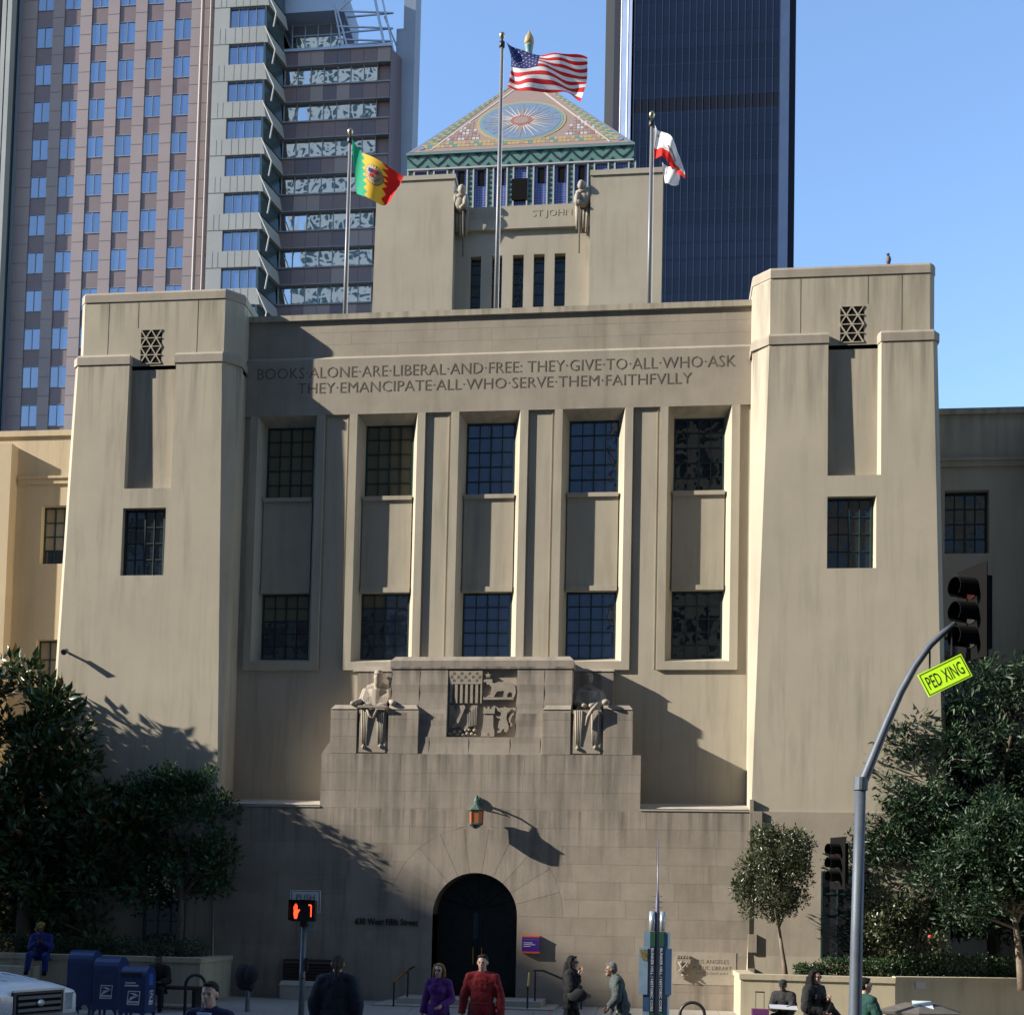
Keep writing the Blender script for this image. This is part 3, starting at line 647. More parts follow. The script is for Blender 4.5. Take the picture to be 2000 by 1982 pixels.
_n.links.new(_g.outputs['Position'], _sp.inputs[0]); _n.links.new(_sp.outputs['X'], _cb.inputs['X']); _n.links.new(_sp.outputs['Z'], _cb.inputs['Y']); _n.links.new(_cb.outputs[0], _br.inputs['Vector'])
_br.offset = 0; _br.inputs['Color1'].default_value = (.035,.05,.2,1); _br.inputs['Color2'].default_value = (.06,.075,.26,1); _br.inputs['Mortar'].default_value = (.25,.3,.42,1)
_br.inputs['Scale'].default_value = 1; _br.inputs['Brick Width'].default_value = .13; _br.inputs['Row Height'].default_value = .13; _br.inputs['Mortar Size'].default_value = .008
_n.links.new(_br.outputs[0], _n.nodes['Principled BSDF'].inputs['Base Color'])
x0, x1, yb_, ye = -13.1, -1.43, 32.0, 43.7
MB().box(x0+.1, x1-.1, yb_+.1, ye, 10, 41.45).obj('wall', TB, PT)
bw = MB(); bg_ = MB()
b = MB(); b.box(x0-.05, x1+.05, yb_-.12, ye+.1, 41.38, 41.5); b.obj('cornice', TT, PT)
b = MB(); b.box(x0, x1, yb_-.03, yb_+.1, 40.68, 41.38); FR = b.obj('frieze', TG, PT)
b = MB(); nz = 11; pw = (x1-x0)/nz
for i in range(nz):
    a = x0+i*pw
    for (p, q) in (((a, 41.3), (a+pw*.28, 40.98)), ((a+pw*.28, 40.98), (a+pw*.5, 40.8)), ((a+pw*.5, 40.8), (a+pw*.72, 40.98)), ((a+pw*.72, 40.98), (a+pw, 41.3))):
        b.hexa([(p[0],yb_-.05,p[1]-.06),(q[0],yb_-.05,q[1]-.06),(q[0],yb_,q[1]-.06),(p[0],yb_,p[1]-.06)], [(p[0],yb_-.05,p[1]+.06),(q[0],yb_-.05,q[1]+.06),(q[0],yb_,q[1]+.06),(p[0],yb_,p[1]+.06)])
    b.poly([(a+pw*.3, 41.38), (a+pw*.5, 41.18), (a+pw*.7, 41.38)][::-1], yb_-.05, yb_); b.poly([(a+pw*.88, 40.68), (a+pw, 40.86), (a+pw*1.12, 40.68)] if i < nz-1 else [(a+pw*.88, 40.68), (a+pw, 40.86), (a+pw, 40.68)], yb_-.05, yb_)
b.obj('chevron_pattern', TK, FR)
MB().box(x0, x1, yb_-.06, yb_+.1, 40.6, 40.68).obj('white_band', TW, PT)
for i in range(12):
    cx = -13.02+i*1.035+.02
    q = MB(); q.box(cx-.02, cx+.24, yb_+.02, yb_+.12, 38, 40.6); S = q.obj('green_strip', TG, PT)
    for z in np.arange(38.4, 40.6, .27): MB().box(cx+.04, cx+.18, yb_, yb_+.03, z, z+.13).obj('black_tile', TK, S)
    MB().box(cx-.09, cx-.02, yb_-.02, yb_+.12, 38, 40.6).obj('white_edge', TW, PT); MB().box(cx+.24, cx+.31, yb_-.02, yb_+.12, 38, 40.6).obj('white_edge', TW, PT)
    if 2 <= i <= 8 and i != 5: MB().box(cx+.5, cx+.82, yb_+.06, yb_+.12, 39.72, 40.5).obj('slot_window', BLACKM, PT)
MB().box(-7.62, -6.82, yb_-.05, yb_+.12, 38.8, 39.92).obj('louvred_opening', BLACKM, PT)
AP = Vector((-7.55, 37.8, 49.6)); A0 = Vector((x0, yb_-.1, 41.5)); A1 = Vector((x1, yb_-.1, 41.5)); A2 = Vector((x1, ye, 41.5)); A3 = Vector((x0, ye, 41.5))
RF = MB().add([A0, A1, A2, A3, AP], [(0, 1, 4), (1, 2, 4), (2, 3, 4), (3, 0, 4), (3, 2, 1, 0)]).obj('roof', TP, PT)
# mosaic laid on the front slope: coordinates a (-1..1 along the eaves) and t (0 eaves..1 apex)
Cm = (A0+A1)/2; ex = (A1-A0)/2; et = AP-Cm; nn = ex.cross(et).normalized(); nn = nn if nn.y < 0 else -nn
def S3(a, t, h=0): return Cm+ex*a+et*t+nn*h
def tile(pts, m, name, h=.03, par=RF):
    n_ = len(pts); vs = [S3(*p, h) for p in pts]+[S3(*p, 0) for p in pts]
    return MB().add(vs, [tuple(range(n_))]+[(i, (i+1) % n_, (i+1) % n_+n_, i+n_) for i in range(n_)]).obj(name, m, par, fix=True)
tile([(-.985, .004), (.985, .004), (0, .99)], TP, 'mosaic_ground', .01)
k = 0
for i in range(46):                                     # bottom border checks
    for r in range(2):
        a = -.86+i*1.72/46
        tile([(a, .045+r*.035), (a+.035, .045+r*.035), (a+.035, .077+r*.035), (a, .077+r*.035)], (TY, TG, TP)[(i+r) % 3] if (i+r) % 2 else TY, 'mosaic_tile', .022)
for s in (-1, 1):
    for i in range(40):
        t0 = .07+i*.9/40; t1 = t0+.02
        for r in range(2):
            o0 = .955-r*.06; f = lambda t, o: s*(o*(1-t) if t < .97 else 0)
            tile([(s*((o0)*(1-t0)-0), t0), (s*((o0)*(1-t1)), t1), (s*((o0-.055)*(1-t1)), t1), (s*((o0-.055)*(1-t0)), t0)], (TY, TG)[(i+r) % 2], 'mosaic_tile', .024)
    tile([(s*.99*.99, .005), (s*.0, .995), (s*.0, .975), (s*.955, .005)], TBL, 'mosaic_edge', .018)
    tile([(s*.785, .02), (s*.80, .02), (s*.08, .83), (s*.06, .83)], TSAND, 'mosaic_edge', .028)
    c0, c1 = s*.60, .125
    for gx in range(12):
        for gy in range(7):
            a = s*(.40+gx*.033); t = .13+gy*.035
            if abs(a) < .83*(1-t)-.03 and abs(a) > .34+.35*t: tile([(a, t), (a+.024, t), (a+.024, t+.026), (a, t+.026)], (TW, TR_, TP, TW)[(gx*3+gy*2+gx*gy) % 4], 'mosaic_tile', .022)
    tile([(s*.88+.03*math.cos(q), .045+.02*math.sin(q)) for q in [2*math.pi*i/10 for i in range(10)]], TBL, 'mosaic_disc', .035)
ca, ct, ra, rt = -.01, .335, .385, .245
ell_ = lambda f, n_=32: [(ca+ra*f*math.cos(2*math.pi*i/n_), ct+rt*f*math.sin(2*math.pi*i/n_)) for i in range(n_)]
tile(ell_(1.06), TY, 'mosaic_ring', .03); tile(ell_(1.0), TT, 'mosaic_ring', .038); tile(ell_(.93), TBL, 'mosaic_disc', .046)
for i in range(32):
    q = 2*math.pi*i/32; L_ = .9 if i % 2 == 0 else .78; dq = .055
    if i % 8 == 0: dq = .16
    base = .2; tile([(ca+ra*base*math.cos(q-dq*2), ct+rt*base*math.sin(q-dq*2)), (ca+ra*L_*math.cos(q), ct+rt*L_*math.sin(q)), (ca+ra*base*math.cos(q+dq*2), ct+rt*base*math.sin(q+dq*2))], TP if i % 4 == 0 else TSAND, 'sun_ray', .056)
tile(ell_(.26, 14), TR_, 'sun_disc', .066); tile(ell_(.18, 14), TP, 'sun_disc', .074)
b = MB(); b.lathe((AP.x+.0, AP.y, AP.z-.3), [(.24,0),(.2,.5),(.16,1.0),(.18,1.05),(.16,1.1),(.22,1.8),(.25,1.85),(.25,1.95)], 12); FN = b.obj('finial', TT, PT, True)
MB().lathe((AP.x, AP.y, AP.z+1.65), [(.25,0),(.28,.25),(.23,.5),(.1,.7),(.04,.85),(.0,.9)], 12).obj('flame', TY, FN, True)

# ------------------------------------------------------------ far towers
GLB = glass('sky_reflecting_glass', (.025,.06,.17), .006, .8, 2.7, var=.3)
GLM = glass('mirror_glass_band', (.03,.04,.05), .035, .33, 6.0)
GLN = glass('navy_curtain_glass', (.006,.009,.022), .01, .1, 1.38, rough=.1, var=.35)
PIER = mat('pinkish_granite', (.17,.13,.13), .6, c2=(.20,.155,.15), scale=.15, var=.02)
SPAN = mat('red_brown_spandrel', (.10,.065,.068), .5, c2=(.12,.08,.08), scale=.6)
GREYST = mat('grey_granite', (.24,.24,.225), .6, c2=(.20,.20,.19), scale=.2)
LIGHTM = mat('pale_metal_frame', (.16,.18,.22), .5, metal=.3); STEELB = mat('blue_grey_steel', (.24,.29,.38), .45, metal=.3); DARKG = mat('dark_tower_glass', (.03,.05,.055), .2); GRJ = mat('joint_shadow', (.09,.07,.07), .9)  # GRJ is the dark colour of the granite joint lines
OT = thing('granite_office_tower', (-60, 100, 0), 'pinkish granite office tower with a regular grid of blue windows', 'building')
cols = [-71.45+i*3.29 for i in range(6)]; rows = [102.74+4.42*k-2.5 for k in range(1, -13, -1)]
b = MB(); xs = [-73.2]+sum([[c, c+1.93] for c in cols], [])+[-50.4]
for i in range(0, len(xs), 2): b.box(xs[i], xs[i+1], 100, 102, 0, 112)
b.box(-73.2, -50.4, 100.9, 125, 0, 112); b.obj('wall', PIER, OT)
b = MB()
for z in np.arange(44, 112, 2.21):
    for i in range(0, len(xs), 2): b.box(xs[i], xs[i+1], 99.985, 100.05, z, z+.05)
b.obj('stone_joint', GRJ, OT)
frame_me = None
for c in cols:
    for r in rows:
        MB().box(c, c+1.93, 100.14, 100.9, r+2.5, r+4.42).obj('spandrel', SPAN, OT)
        if frame_me is None:
            q = MB(); w_, h_ = 1.93/2, 1.25
            q.box(-w_, w_, -.05, .1, -h_, -h_+.08); q.box(-w_, w_, -.05, .1, h_-.05, h_); q.box(-w_, -w_+.04, -.05, .1, -h_, h_); q.box(w_-.04, w_, -.05, .1, -h_, h_)
            q.box(-.03, .03, -.05, .1, -h_, h_); frame_me = q.mesh('window', LIGHTM, centre=False)[0]
        wn = link('window', frame_me, OT, (c+.965, 100.12, r+1.25))
        for sx in (-1, 1):
            o = link('pane', pane_mesh(.9, 2.36, GLB), wn, (c+.965+sx*.47, 100.15, r+1.25)); o.rotation_euler = (random.uniform(-.01, .01), 0, random.uniform(-.012, .012))
b = MB()
b.box(-73.5, -73.2, 99.7, 101, 0, 112); b.obj('corner_trim', LIGHTM, OT)
b = MB(); b.tube([(-51.6, 99.6, 0), (-51.6, 99.6, 112)], .22, 8); b.tube([(-50.6, 99.6, 0), (-50.6, 99.6, 112)], .16, 8); b.obj('corner_pipe', PIER, OT)
b = MB(); b.box(-50.4, -49.3, 100.4, 101, 0, 112); b.obj('glass_slot', DARKG, OT)
for z in np.arange(46, 110, 4.42): MB().box(-50.4, -49.3, 100.3, 100.42, z, z+1.1).obj('spandrel', SPAN, OT)
# mid wing
MW = thing('granite_bay_wing', (-46.3, 97, 0), 'grey granite bay with wide four-light windows and slanted corner frames', 'building')
zr = [101.25+4.2*k-2.35 for k in range(2, -12, -1)]
b = MB(); b.box(-49.2, -47.45, 97, 110, 0, 112)
for z in zr: b.box(-47.45, -43.5, 97, 110, z+2.35, z+4.2)
b.box(-47.45, -43.5, 97.9, 110, 0, 112); b.obj('wall', GREYST, MW)
b = MB()
for z in zr:
    for x in (-48.5, -47.9, -46.8, -46, -45.2, -44.4): b.box(x, x+.04, 96.985, 97.05, z+2.4, z+4.15)
    b.box(-49.2, -43.5, 96.97, 97.05, z+2.33, z+2.4)
b.obj('stone_joint', mat('grey_joint', (.13,.13,.12), .9), MW)
for z in zr:
    q = MB(); q.box(-47.45, -43.5, 97.2, 97.3, z, z+.1); q.box(-47.45, -43.5, 97.2, 97.3, z+2.25, z+2.35)
    for i in range(1, 4): q.box(-47.45+i*.99-.03, -47.45+i*.99+.03, 97.15, 97.3, z, z+2.35)
    wn = q.obj('window', LIGHTM, MW)
    for i in range(4):
        o = link('pane', pane_mesh(.97, 2.2, GLB), wn, (-47.45+(i+.5)*.99, 97.28, z+1.175)); o.rotation_euler = (random.uniform(-.008, .008), 0, random.uniform(-.01, .01))
    MB().hexa([(-43.5,97,z-.2),(-43.2,97,z-.2),(-42.4,100.9,z-.2),(-43.5,100.9,z-.2)], [(-43.5,97,z+2.3),(-43.3,97,z+2.3),(-42.6,100.9,z+2.3),(-43.5,100.9,z+2.3)]).obj('side_window', DARKG, MW)
    MB().hexa([(-43.5,96.95,z+2.3),(-43.0,96.95,z+2.3),(-42.1,101,z+2.3),(-43.5,101,z+2.3)], [(-43.5,96.95,z+3.9),(-43.3,96.95,z+3.9),(-42.4,101,z+3.9),(-43.5,101,z+3.9)]).obj('corner_frame', GREYST, MW)
    MB().tube([(-43.35, 96.8, z+4.0), (-42.15, 96.9, z+1.4), (-42.45, 97.0, z-.2)], .10, 6).obj('corner_rib', GREYST, MW)
# band wing
BW = thing('glass_band_block', (-36, 104, 0), 'dark red office block with mirror glass bands below an open roof truss', 'building')
b = MB(); b.box(-42.4, -30.2, 101.6, 112, 0, 98.7)
b.obj('wall', SPAN, BW)
zb2 = [94.72-4.2*k for k in range(0, 10)]
SPV = [SPAN, mat('brown_panel', (.17,.13,.12), .45), mat('dark_panel', (.075,.055,.065), .5), SPAN]
for z in zb2:
    xx = -43.9
    for i in range(9):
        MB().box(xx+i*1.52, xx+(i+1)*1.52-.03, 101-random.uniform(0, .01), 101.6, z+2.3, z+4.2).obj('spandrel_panel', random.choice(SPV), BW)
    q = MB(); q.box(-43.9, -30.2, 100.9, 101.5, z+2.22, z+2.32); q.box(-43.9, -30.2, 100.85, 101.5, z-.12, z+.03)
    for i in range(9): q.box(-43.9+i*1.52-.03, -43.9+i*1.52+.03, 101.2, 101.4, z, z+2.25)
    wn = q.obj('window_band', mat('band_frame', (.14,.15,.17), .5) if z == zb2[0] else bpy.data.materials['band_frame'], BW)
    for i in range(8):
        o = link('pane', pane_mesh(1.49, 2.22, GLM), wn, (-43.9+(i+.5)*1.52, 101.35, z+1.12)); o.rotation_euler = (random.uniform(-.01, .01), 0, random.uniform(-.012, .012))
b = MB(); b.hexa([(-30.2,101.02,60),(-28.4,103.4,60),(-28.4,106,60),(-31.6,106,60)], [(-30.2,101.02,98.6),(-29.4,103,98.6),(-29.4,106,98.6),(-31.6,106,98.6)]); b.obj('side_wall', SPV[2], BW)
b = MB(); b.box(-43.9, -30.1, 100.8, 112, 98.65, 98.95); b.obj('roof_ledge', STEELB, BW)
b = MB(); b.box(-42.2, -36.2, 103, 104, 98.95, 103.3); AT = b.obj('atrium_glass', GLM, BW)
b = MB()
for i in range(5): b.box(-42.2+i*1.5-.04, -42.2+i*1.5+.04, 102.9, 103, 98.95, 103.3)
for z in (100.4, 101.9, 103.2): b.box(-42.2, -36.2, 102.88, 103, z, z+.1)
b.obj('mullions', STEELB, AT)
b = MB(); b.box(-43, -35.8, 101, 108, 103.3, 106.5); b.obj('roof_box', STEELB, BW)
def strut(p, q, r=.11): return MB().tube([p, q], r, 6).obj('truss_member', STEELB, BW)
for z in (99.9, 101.4, 103.2):
    strut((-36.5, 101, z), (-30.4, 102.5, z+.5)); strut((-36.5, 103, z+.7), (-30.4, 102.5, z+.5))
strut((-32.8, 101, 107), (-31, 101, 98.9), .16); strut((-32.0, 101, 107), (-30.2, 102, 99)); strut((-36.4, 101, 103), (-35.2, 101, 98.9)); strut((-36.6, 101, 103), (-31.9, 101, 107)); strut((-36.9, 101, 104), (-35.8, 101, 98.9)); strut((-31.3, 102, 103), (-29.4, 104, 98.8))
PR = MB(); PR.box(-29.3, -27.95, 103, 106, 40, 118); PR.box(-30.1, -29.3, 103, 106, 40, 102.2); PR.obj('end_pier', mat('blue_grey_panel', (.16,.19,.25), .6, c2=(.13,.155,.21), scale=.2), BW)
# far-left edge tower of vertical ribs
LT = thing('ribbed_glass_tower', (-76, 98, 0), 'dark glass tower with pale vertical ribs cut by the photo edge', 'building')
MB().box(-80, -73.6, 99, 120, 0, 112).obj('glass_wall', DARKG, LT)
for x in (-79, -77.6, -76.4, -75.3, -74.4, -73.75): MB().box(x-.28, x+.22, 98.2, 99.2, 0, 112).obj('rib', GREYST, LT)
# blue tower
BT = thing('navy_glass_skyscraper', (8, 270, 0), 'tall navy glass skyscraper with pale corner stripes', 'skyscraper')
NAVY = mat('navy_core', (.006,.008,.016), .8, spec=.1); PALES = mat('corner_reflection_tint', (.13,.17,.27), .8, c2=(.10,.135,.22), scale=.12, spec=.2); GREYF = mat('grey_side_face', (.028,.03,.034), .9, spec=.1)  # PALES puts the sky and sun reflection of the corner chamfers into colour
b = MB(); b.loft([[(-8.2,262,z),(-6.9,250.2,z),(26.7,250.2,z),(30.5,252,z),(30.5,290,z),(-14,290,z)] for z in (0, 236)]); b.obj('core', NAVY, BT, fix=True)
b = MB(); b.loft([[(-14.2,262,z),(-11.9,259,z),(-11.9,264,z),(-14.2,266,z)] for z in (0, 236)]); b.obj('side_face', GREYF, BT, fix=True)
b = MB(); b.loft([[(-11.9,258,z),(-10.1,256,z),(-10.1,260,z),(-11.9,262,z)] for z in (0, 236)]); b.obj('side_glass', NAVY, BT, fix=True)
b = MB(); b.loft([[(-10.1,254.5,z),(-7.5,251,z),(-7.5,256,z),(-10.1,258,z)] for z in (0, 236)]); b.obj('corner_stripe', PALES, BT, fix=True)
MB().tube([(-10.1, 254.3, 0), (-10.1, 254.3, 236)], .13, 6).obj('bright_edge', WHITE, BT); MB().tube([(-8.45, 252, 0), (-8.45, 252, 236)], .16, 6).obj('bright_edge', WHITE, BT)
b = MB(); b.loft([[(26.75,249.9,z),(28.9,250.6,z),(28.9,255,z),(26.75,255,z)] for z in (0, 236)]); b.obj('corner_stripe', PALES, BT, fix=True)
z = 100.0; k = 0
while z < 234:
    h_ = 3.9
    MB().box(-6.9, 26.7, 250, 250.2, z+.02, z+h_-.55).obj('glass_floor', GLN if k != 23 else NAVY, BT); MB().box(-6.9, 26.7, 249.98, 250.2, z+h_-.55, z+h_).obj('floor_edge', GLN, BT); z += h_; k += 1
for i in range(22): MB().box(-6.8+i*1.59, -6.72+i*1.59, 249.9, 250.0, 100, 236).obj('mullion', mat('mullion_blue', (.03,.04,.075), .5) if i == 0 else bpy.data.materials['mullion_blue'], BT)

# ------------------------------------------------------------ the other side of the street (reflected in the glass, what shades the corner, with heights raised to cut sky light)
def block(name, x0, x1, y0, y1, h, m, label, cat='building', wx=3.0, wz=3.8, wm=None, face=1):
    T = thing(name, ((x0+x1)/2, (y0+y1)/2, 0), label, cat); MB().box(x0, x1, y0, y1, -.2, h).obj('wall', m, T)
    b = MB(); x = x0+1
    while x+wx*.6 < x1:
        z = 3
        while z+wz*.6 < h:
            b.box(x, x+wx*.6, y1-.05, y1+.06, z, z+wz*.55); z += wz
        x += wx
    tag(b.obj('windows', wm or GL_D, T), kind='stuff'); return T
BRW = mat('brown_masonry', (.30,.22,.15), .8, c2=(.2,.15,.11), scale=.3); WHT = mat('white_cladding', (.8,.8,.78), .6); TEAL = glass('teal_glass', (.03,.10,.12), ior=1.8)
SLT = mat('slate_cladding', (.10,.16,.27), .4); DGR = mat('dark_office_cladding', (.10,.10,.10), .7)
block('brown_masonry_building', -2.2, 45, -62, -38, 84, BRW, 'brown masonry building across the street, seen reflected in the right windows', wx=1.7, wz=2.9)
block('slate_office_building', -13, -2.4, -62, -38, 80, SLT, 'slate blue office building reflected in the middle windows', wx=2, wz=3, wm=SLT)
block('grey_office_building', -66, -13.2, -62, -38, 78, DGR, 'grey office building across the street from the left tower', wx=2.5, wz=3.5)
block('white_apartment_tower', -99, -68, -105, -78, 245, WHT, 'white apartment tower with teal windows, mirrored in the glass bands', 'tower', 3.6, 4.2, TEAL)
block('shading_office_building', -150, -112, -90, -29.6, 56.3, DGR, 'dark office block up the street that shades the pavement')
block('east_sky_blocker', 46, 90, -62, -34, 80, DGR, 'unseen dark block added down the street to cut the sky light')  # unseen block added beyond the brown building to hold back sky fill
# ------------------------------------------------------------ flagpoles and flags
POLEM = mat('painted_pole', (.16,.165,.18), .5, metal=.3)
def smooth_net(net, nu, nv):
    net = np.array(net, float); R, Cc = net.shape[:2]
    def cr(arr, t):                                     # catmull-rom along axis 0
        n_ = len(arr); p = t*(n_-1); i = min(int(p), n_-2); f = p-i
        a = arr[max(i-1, 0)]; b_ = arr[i]; c = arr[i+1]; d = arr[min(i+2, n_-1)]
        return .5*((2*b_)+(-a+c)*f+(2*a-5*b_+4*c-d)*f*f+(-a+3*b_-3*c+d)*f**3)
    return lambda u, v: cr(np.array([cr(net[r], u) for r in range(R)]), v)
def flag(x, ytop, label, net, nu, nv, colour, mats, wave, extras, ztop, py=1.5, yoff=lambda u, v: 0):
    pole = thing('flagpole', (x, py, 16.8), label[0], 'flagpole', 'flagpoles on the library roof')
    MB().tube([(x, py, 16.7), (x, py, ztop-.35)], [.062, .04], 12).obj('shaft', POLEM, pole, True)
    MB().lathe((x, py, ztop-.42), [(.055,0),(.075,.02),(.075,.14),(.03,.17),(.02,.24)], 12).obj('truck', BLACK, pole, True)
    MB().ell((x, py, ztop-.1), (.075, .075, .085)).obj('ball', mat('gilt_ball', (.5,.42,.25), .3, metal=1), pole, True)
    MB().tube([(x+.07, py-.07, 17.6), (x+.06, py-.06, ztop-.5)], .008, 4).obj('halyard', WHITE, pole)
    F = thing('flag', (x, py, net[0][0][1]), label[1], 'flag')
    f2 = smooth_net(net, nu, nv)
    def S(u, v, off=0):
        p = f2(u, v); return (p[0], py-.12+wave(u, v)-off+yoff(u, v), p[1])
    b = MB(); g = [[S(i/nu, j/nv) for i in range(nu+1)] for j in range(nv+1)]
    b.v = [p for r in g for p in r]
    for j in range(nv):
        for i in range(nu):
            a = j*(nu+1)+i; b.f.append((a, a+nu+1, a+nu+2, a+1)); b.m.append(colour((i+.5)/nu, (j+.5)/nv))
    me, c = b.mesh('cloth', mats, True); o = link('cloth', me, F, c)
    extras(F, S)
    return F
CL = lambda n_, c: mat('flag_'+n_, c, .8)
for_tr = []
FR_, FW_, FB_ = CL('red', (.60,.02,.03)), CL('white', (.75,.75,.75)), CL('blue', (.03,.04,.18))
FGn, FGo, FRd = CL('green', (.02,.42,.22)), CL('gold', (.85,.50,.04)), CL('scarlet', (.70,.015,.01))
for m_ in (FR_, FW_, FB_, FGn, FGo, FRd):               # thin cloth lets sunlight through
    N = m_.node_tree.nodes; L = m_.node_tree.links; tr = N.new('ShaderNodeBsdfTranslucent'); mx = N.new('ShaderNodeMixShader'); mx.inputs[0].default_value = .35
    tr.inputs[0].default_value = N['Principled BSDF'].inputs['Base Color'].default_value
    L.new(N['Principled BSDF'].outputs[0], mx.inputs[1]); L.new(tr.outputs[0], mx.inputs[2]); L.new(mx.outputs[0], N['Material Output'].inputs[0])
def us_col(u, v):
    if u < .42 and v < 7/13: return 2
    return 0 if int(v*13) % 2 == 0 else 1
def us_extra(F, S):
    b = MB()
    for r in range(9):
        for c in range(6 if r % 2 == 0 else 5):
            u0 = .035+(c+(0 if r % 2 == 0 else .5))*.07; v0 = .04+r*.057
            pts = [S(u0+px*.012, v0+pz*.018, .012) for px, pz in star(0, 0, 1)]
            ce = S(u0, v0, .014); n0 = len(b.v); b.v += pts+[ce]
            for i in range(10): b.f.append((n0+i, n0+(i+1) % 10, n0+10)); b.m.append(0)
    tag(b.obj('stars', FW_, F), kind='stuff')
usn = [[(-4.0,24.54),(-3.72,24.38),(-3.18,24.22),(-2.75,24.17),(-2.3,24.14),(-1.92,24.06)],
       [(-3.88,24.2),(-3.65,24.08),(-3.18,24.03),(-2.75,23.97),(-2.35,23.93),(-1.92,23.92)],
       [(-3.86,23.95),(-3.6,23.83),(-3.2,23.84),(-2.75,23.74),(-2.33,23.65),(-1.93,23.66)],
       [(-3.88,23.62),(-3.6,23.47),(-3.2,23.5),(-2.75,23.45),(-2.33,23.36),(-1.96,23.36)],
       [(-3.94,23.32),(-3.68,23.2),(-3.3,23.12),(-2.75,23.14),(-2.35,23.12),(-2.07,22.86)]]
flag(-4.12, 0, ('tall centre flagpole with a gilt ball above the library parapet', 'large red and white striped flag with starred blue corner flying from the centre pole'), usn, 84, 52, us_col, [FR_, FW_, FB_],
     lambda u, v: .10*math.sin(7*u+3*v)*u**.5+.03*math.sin(19*u-9*v)+.16*math.sin(3.1*(u-v*.8))*u, us_extra, 24.9)
def la_col(u, v):
    z1 = .28+.045*(abs(((v*7) % 1)*2-1)*2-1); z2 = .70+.06*(abs(((v*6+.3) % 1)*2-1)*2-1)
    return 0 if u < z1 else (1 if u < z2 else 2)
def seal(F, S):
    def disc(r, off, m, name, cu=.49, cv=.47):
        n_ = 20; pts = [S(cu+r*.8*math.cos(q), cv+r*math.sin(q), off) for q in [2*math.pi*i/n_ for i in range(n_)]]+[S(cu, cv, off)]
        MB().add(pts, [(i, (i+1) % n_, n_) for i in range(n_)]).obj(name, m, F)
    disc(.245, .02, CL('bronze', (.30,.19,.06)), 'seal_ring'); disc(.225, .03, CL('sand', (.62,.50,.28)), 'seal_band'); disc(.16, .04, CL('bronze2', (.22,.15,.06)), 'seal_ring'); disc(.145, .05, FW_, 'seal_field')
    def quad(u0, u1, v0, v1, m):
        k_ = 4; b = MB()
        for j in range(2): b.v += [S(u0+(u1-u0)*i/k_, (v0, v1)[j], .062) for i in range(k_+1)]
        b.f = [(i, i+1, i+k_+2, i+k_+1) for i in range(k_)]; b.m = [0]*k_; b.obj('seal_quarter', m, F)
    quad(.39, .49, .36, .46, FB_); quad(.49, .59, .36, .46, FR_); quad(.40, .485, .48, .57, FR_); quad(.50, .59, .48, .57, CL('tan', (.45,.3,.12)))
    for i in range(22):                                 # ring lettering reads only as marks
        q = 2*math.pi*i/22; cu, cv = .49+.195*.8*math.cos(q), .47+.195*math.sin(q)
        MB().add([S(cu-.008, cv-.012, .045), S(cu+.008, cv-.012, .045), S(cu+.006, cv+.012, .045), S(cu-.004, cv+.012, .045)], [(0, 1, 2, 3)]).obj('seal_mark', BLACKM, F)
lan = [[(-7.95,22.17),(-7.7,21.87),(-7.39,21.65),(-6.98,21.4),(-6.58,21.17)],
       [(-7.92,21.65),(-7.65,21.45),(-7.33,21.3),(-6.98,21.1),(-6.66,20.95)],
       [(-7.86,21.2),(-7.6,21.03),(-7.3,20.93),(-7.02,20.85),(-6.78,20.72)],
       [(-7.80,20.76),(-7.55,20.6),(-7.28,20.47),(-7.08,20.42),(-6.9,20.45)]]
flag(-8.03, 0, ('left flagpole with a dark ball above the library parapet', 'green, gold and red flag with zigzag borders and a round seal'), lan, 90, 60, la_col, [FGn, FGo, FRd],
     lambda u, v: .07*math.sin(8*u+2*v), seal, 22.56)
def ca_extra(F, S):
    m = CL('bear_brown', (.20,.12,.05))
    pts = [(.42,.43),(.46,.37),(.58,.35),(.70,.37),(.74,.43),(.70,.52),(.67,.52),(.66,.46),(.55,.46),(.53,.52),(.49,.52),(.47,.46)]
    MB().add([S(u, v, .02) for u, v in pts], [tuple(range(len(pts)))]).obj('bear', m, F)
    MB().add([S(u, v, .018) for u, v in [(.40,.52),(.74,.52),(.72,.55),(.42,.55)]], [(0,1,2,3)]).obj('grass_patch', FGn, F)
    MB().add([S(.14+a*.05, .2+b_*.06, .02) for a, b_ in star(0, 0, 1)]+[S(.14, .2, .02)], [(i, (i+1) % 10, 10) for i in range(10)]).obj('star', FRd, F)
    t = edge_text('CALIFORNIA REPUBLIC', 1, 0, 1, 0, 0, m, None, ext=0, height=1); nn_ = len(t.v)//2
    t2 = MB(); t2.v = [S(.34+v[0]*.56, .62-v[2]*.075, .02) for v in t.v[:nn_]]; t2.f = [f for f in t.f if max(f) < nn_]; t2.m = [0]*len(t2.f); tag(t2.obj('lettering', m, F), kind='stuff')
    q = np.array([[(.0,21.26),(.22,21.12),(.44,21.02)],[(.03,21.0),(.25,20.9),(.45,20.85)],[(.09,20.72),(.2,20.64),(.42,20.67)]])
    g = smooth_net(q, 8, 8); b = MB()
    for j in range(9):
        for i in range(9): p = g(i/8, j/8); b.v.append((p[0], 1.5+.06*math.sin(i*.8+j*.3), p[1]))
    b.f = [(j*9+i, j*9+i+9, j*9+i+10, j*9+i+1) for j in range(8) for i in range(8)]; b.m = [0]*64
    b.obj('folded_corner', FW_, F, True)
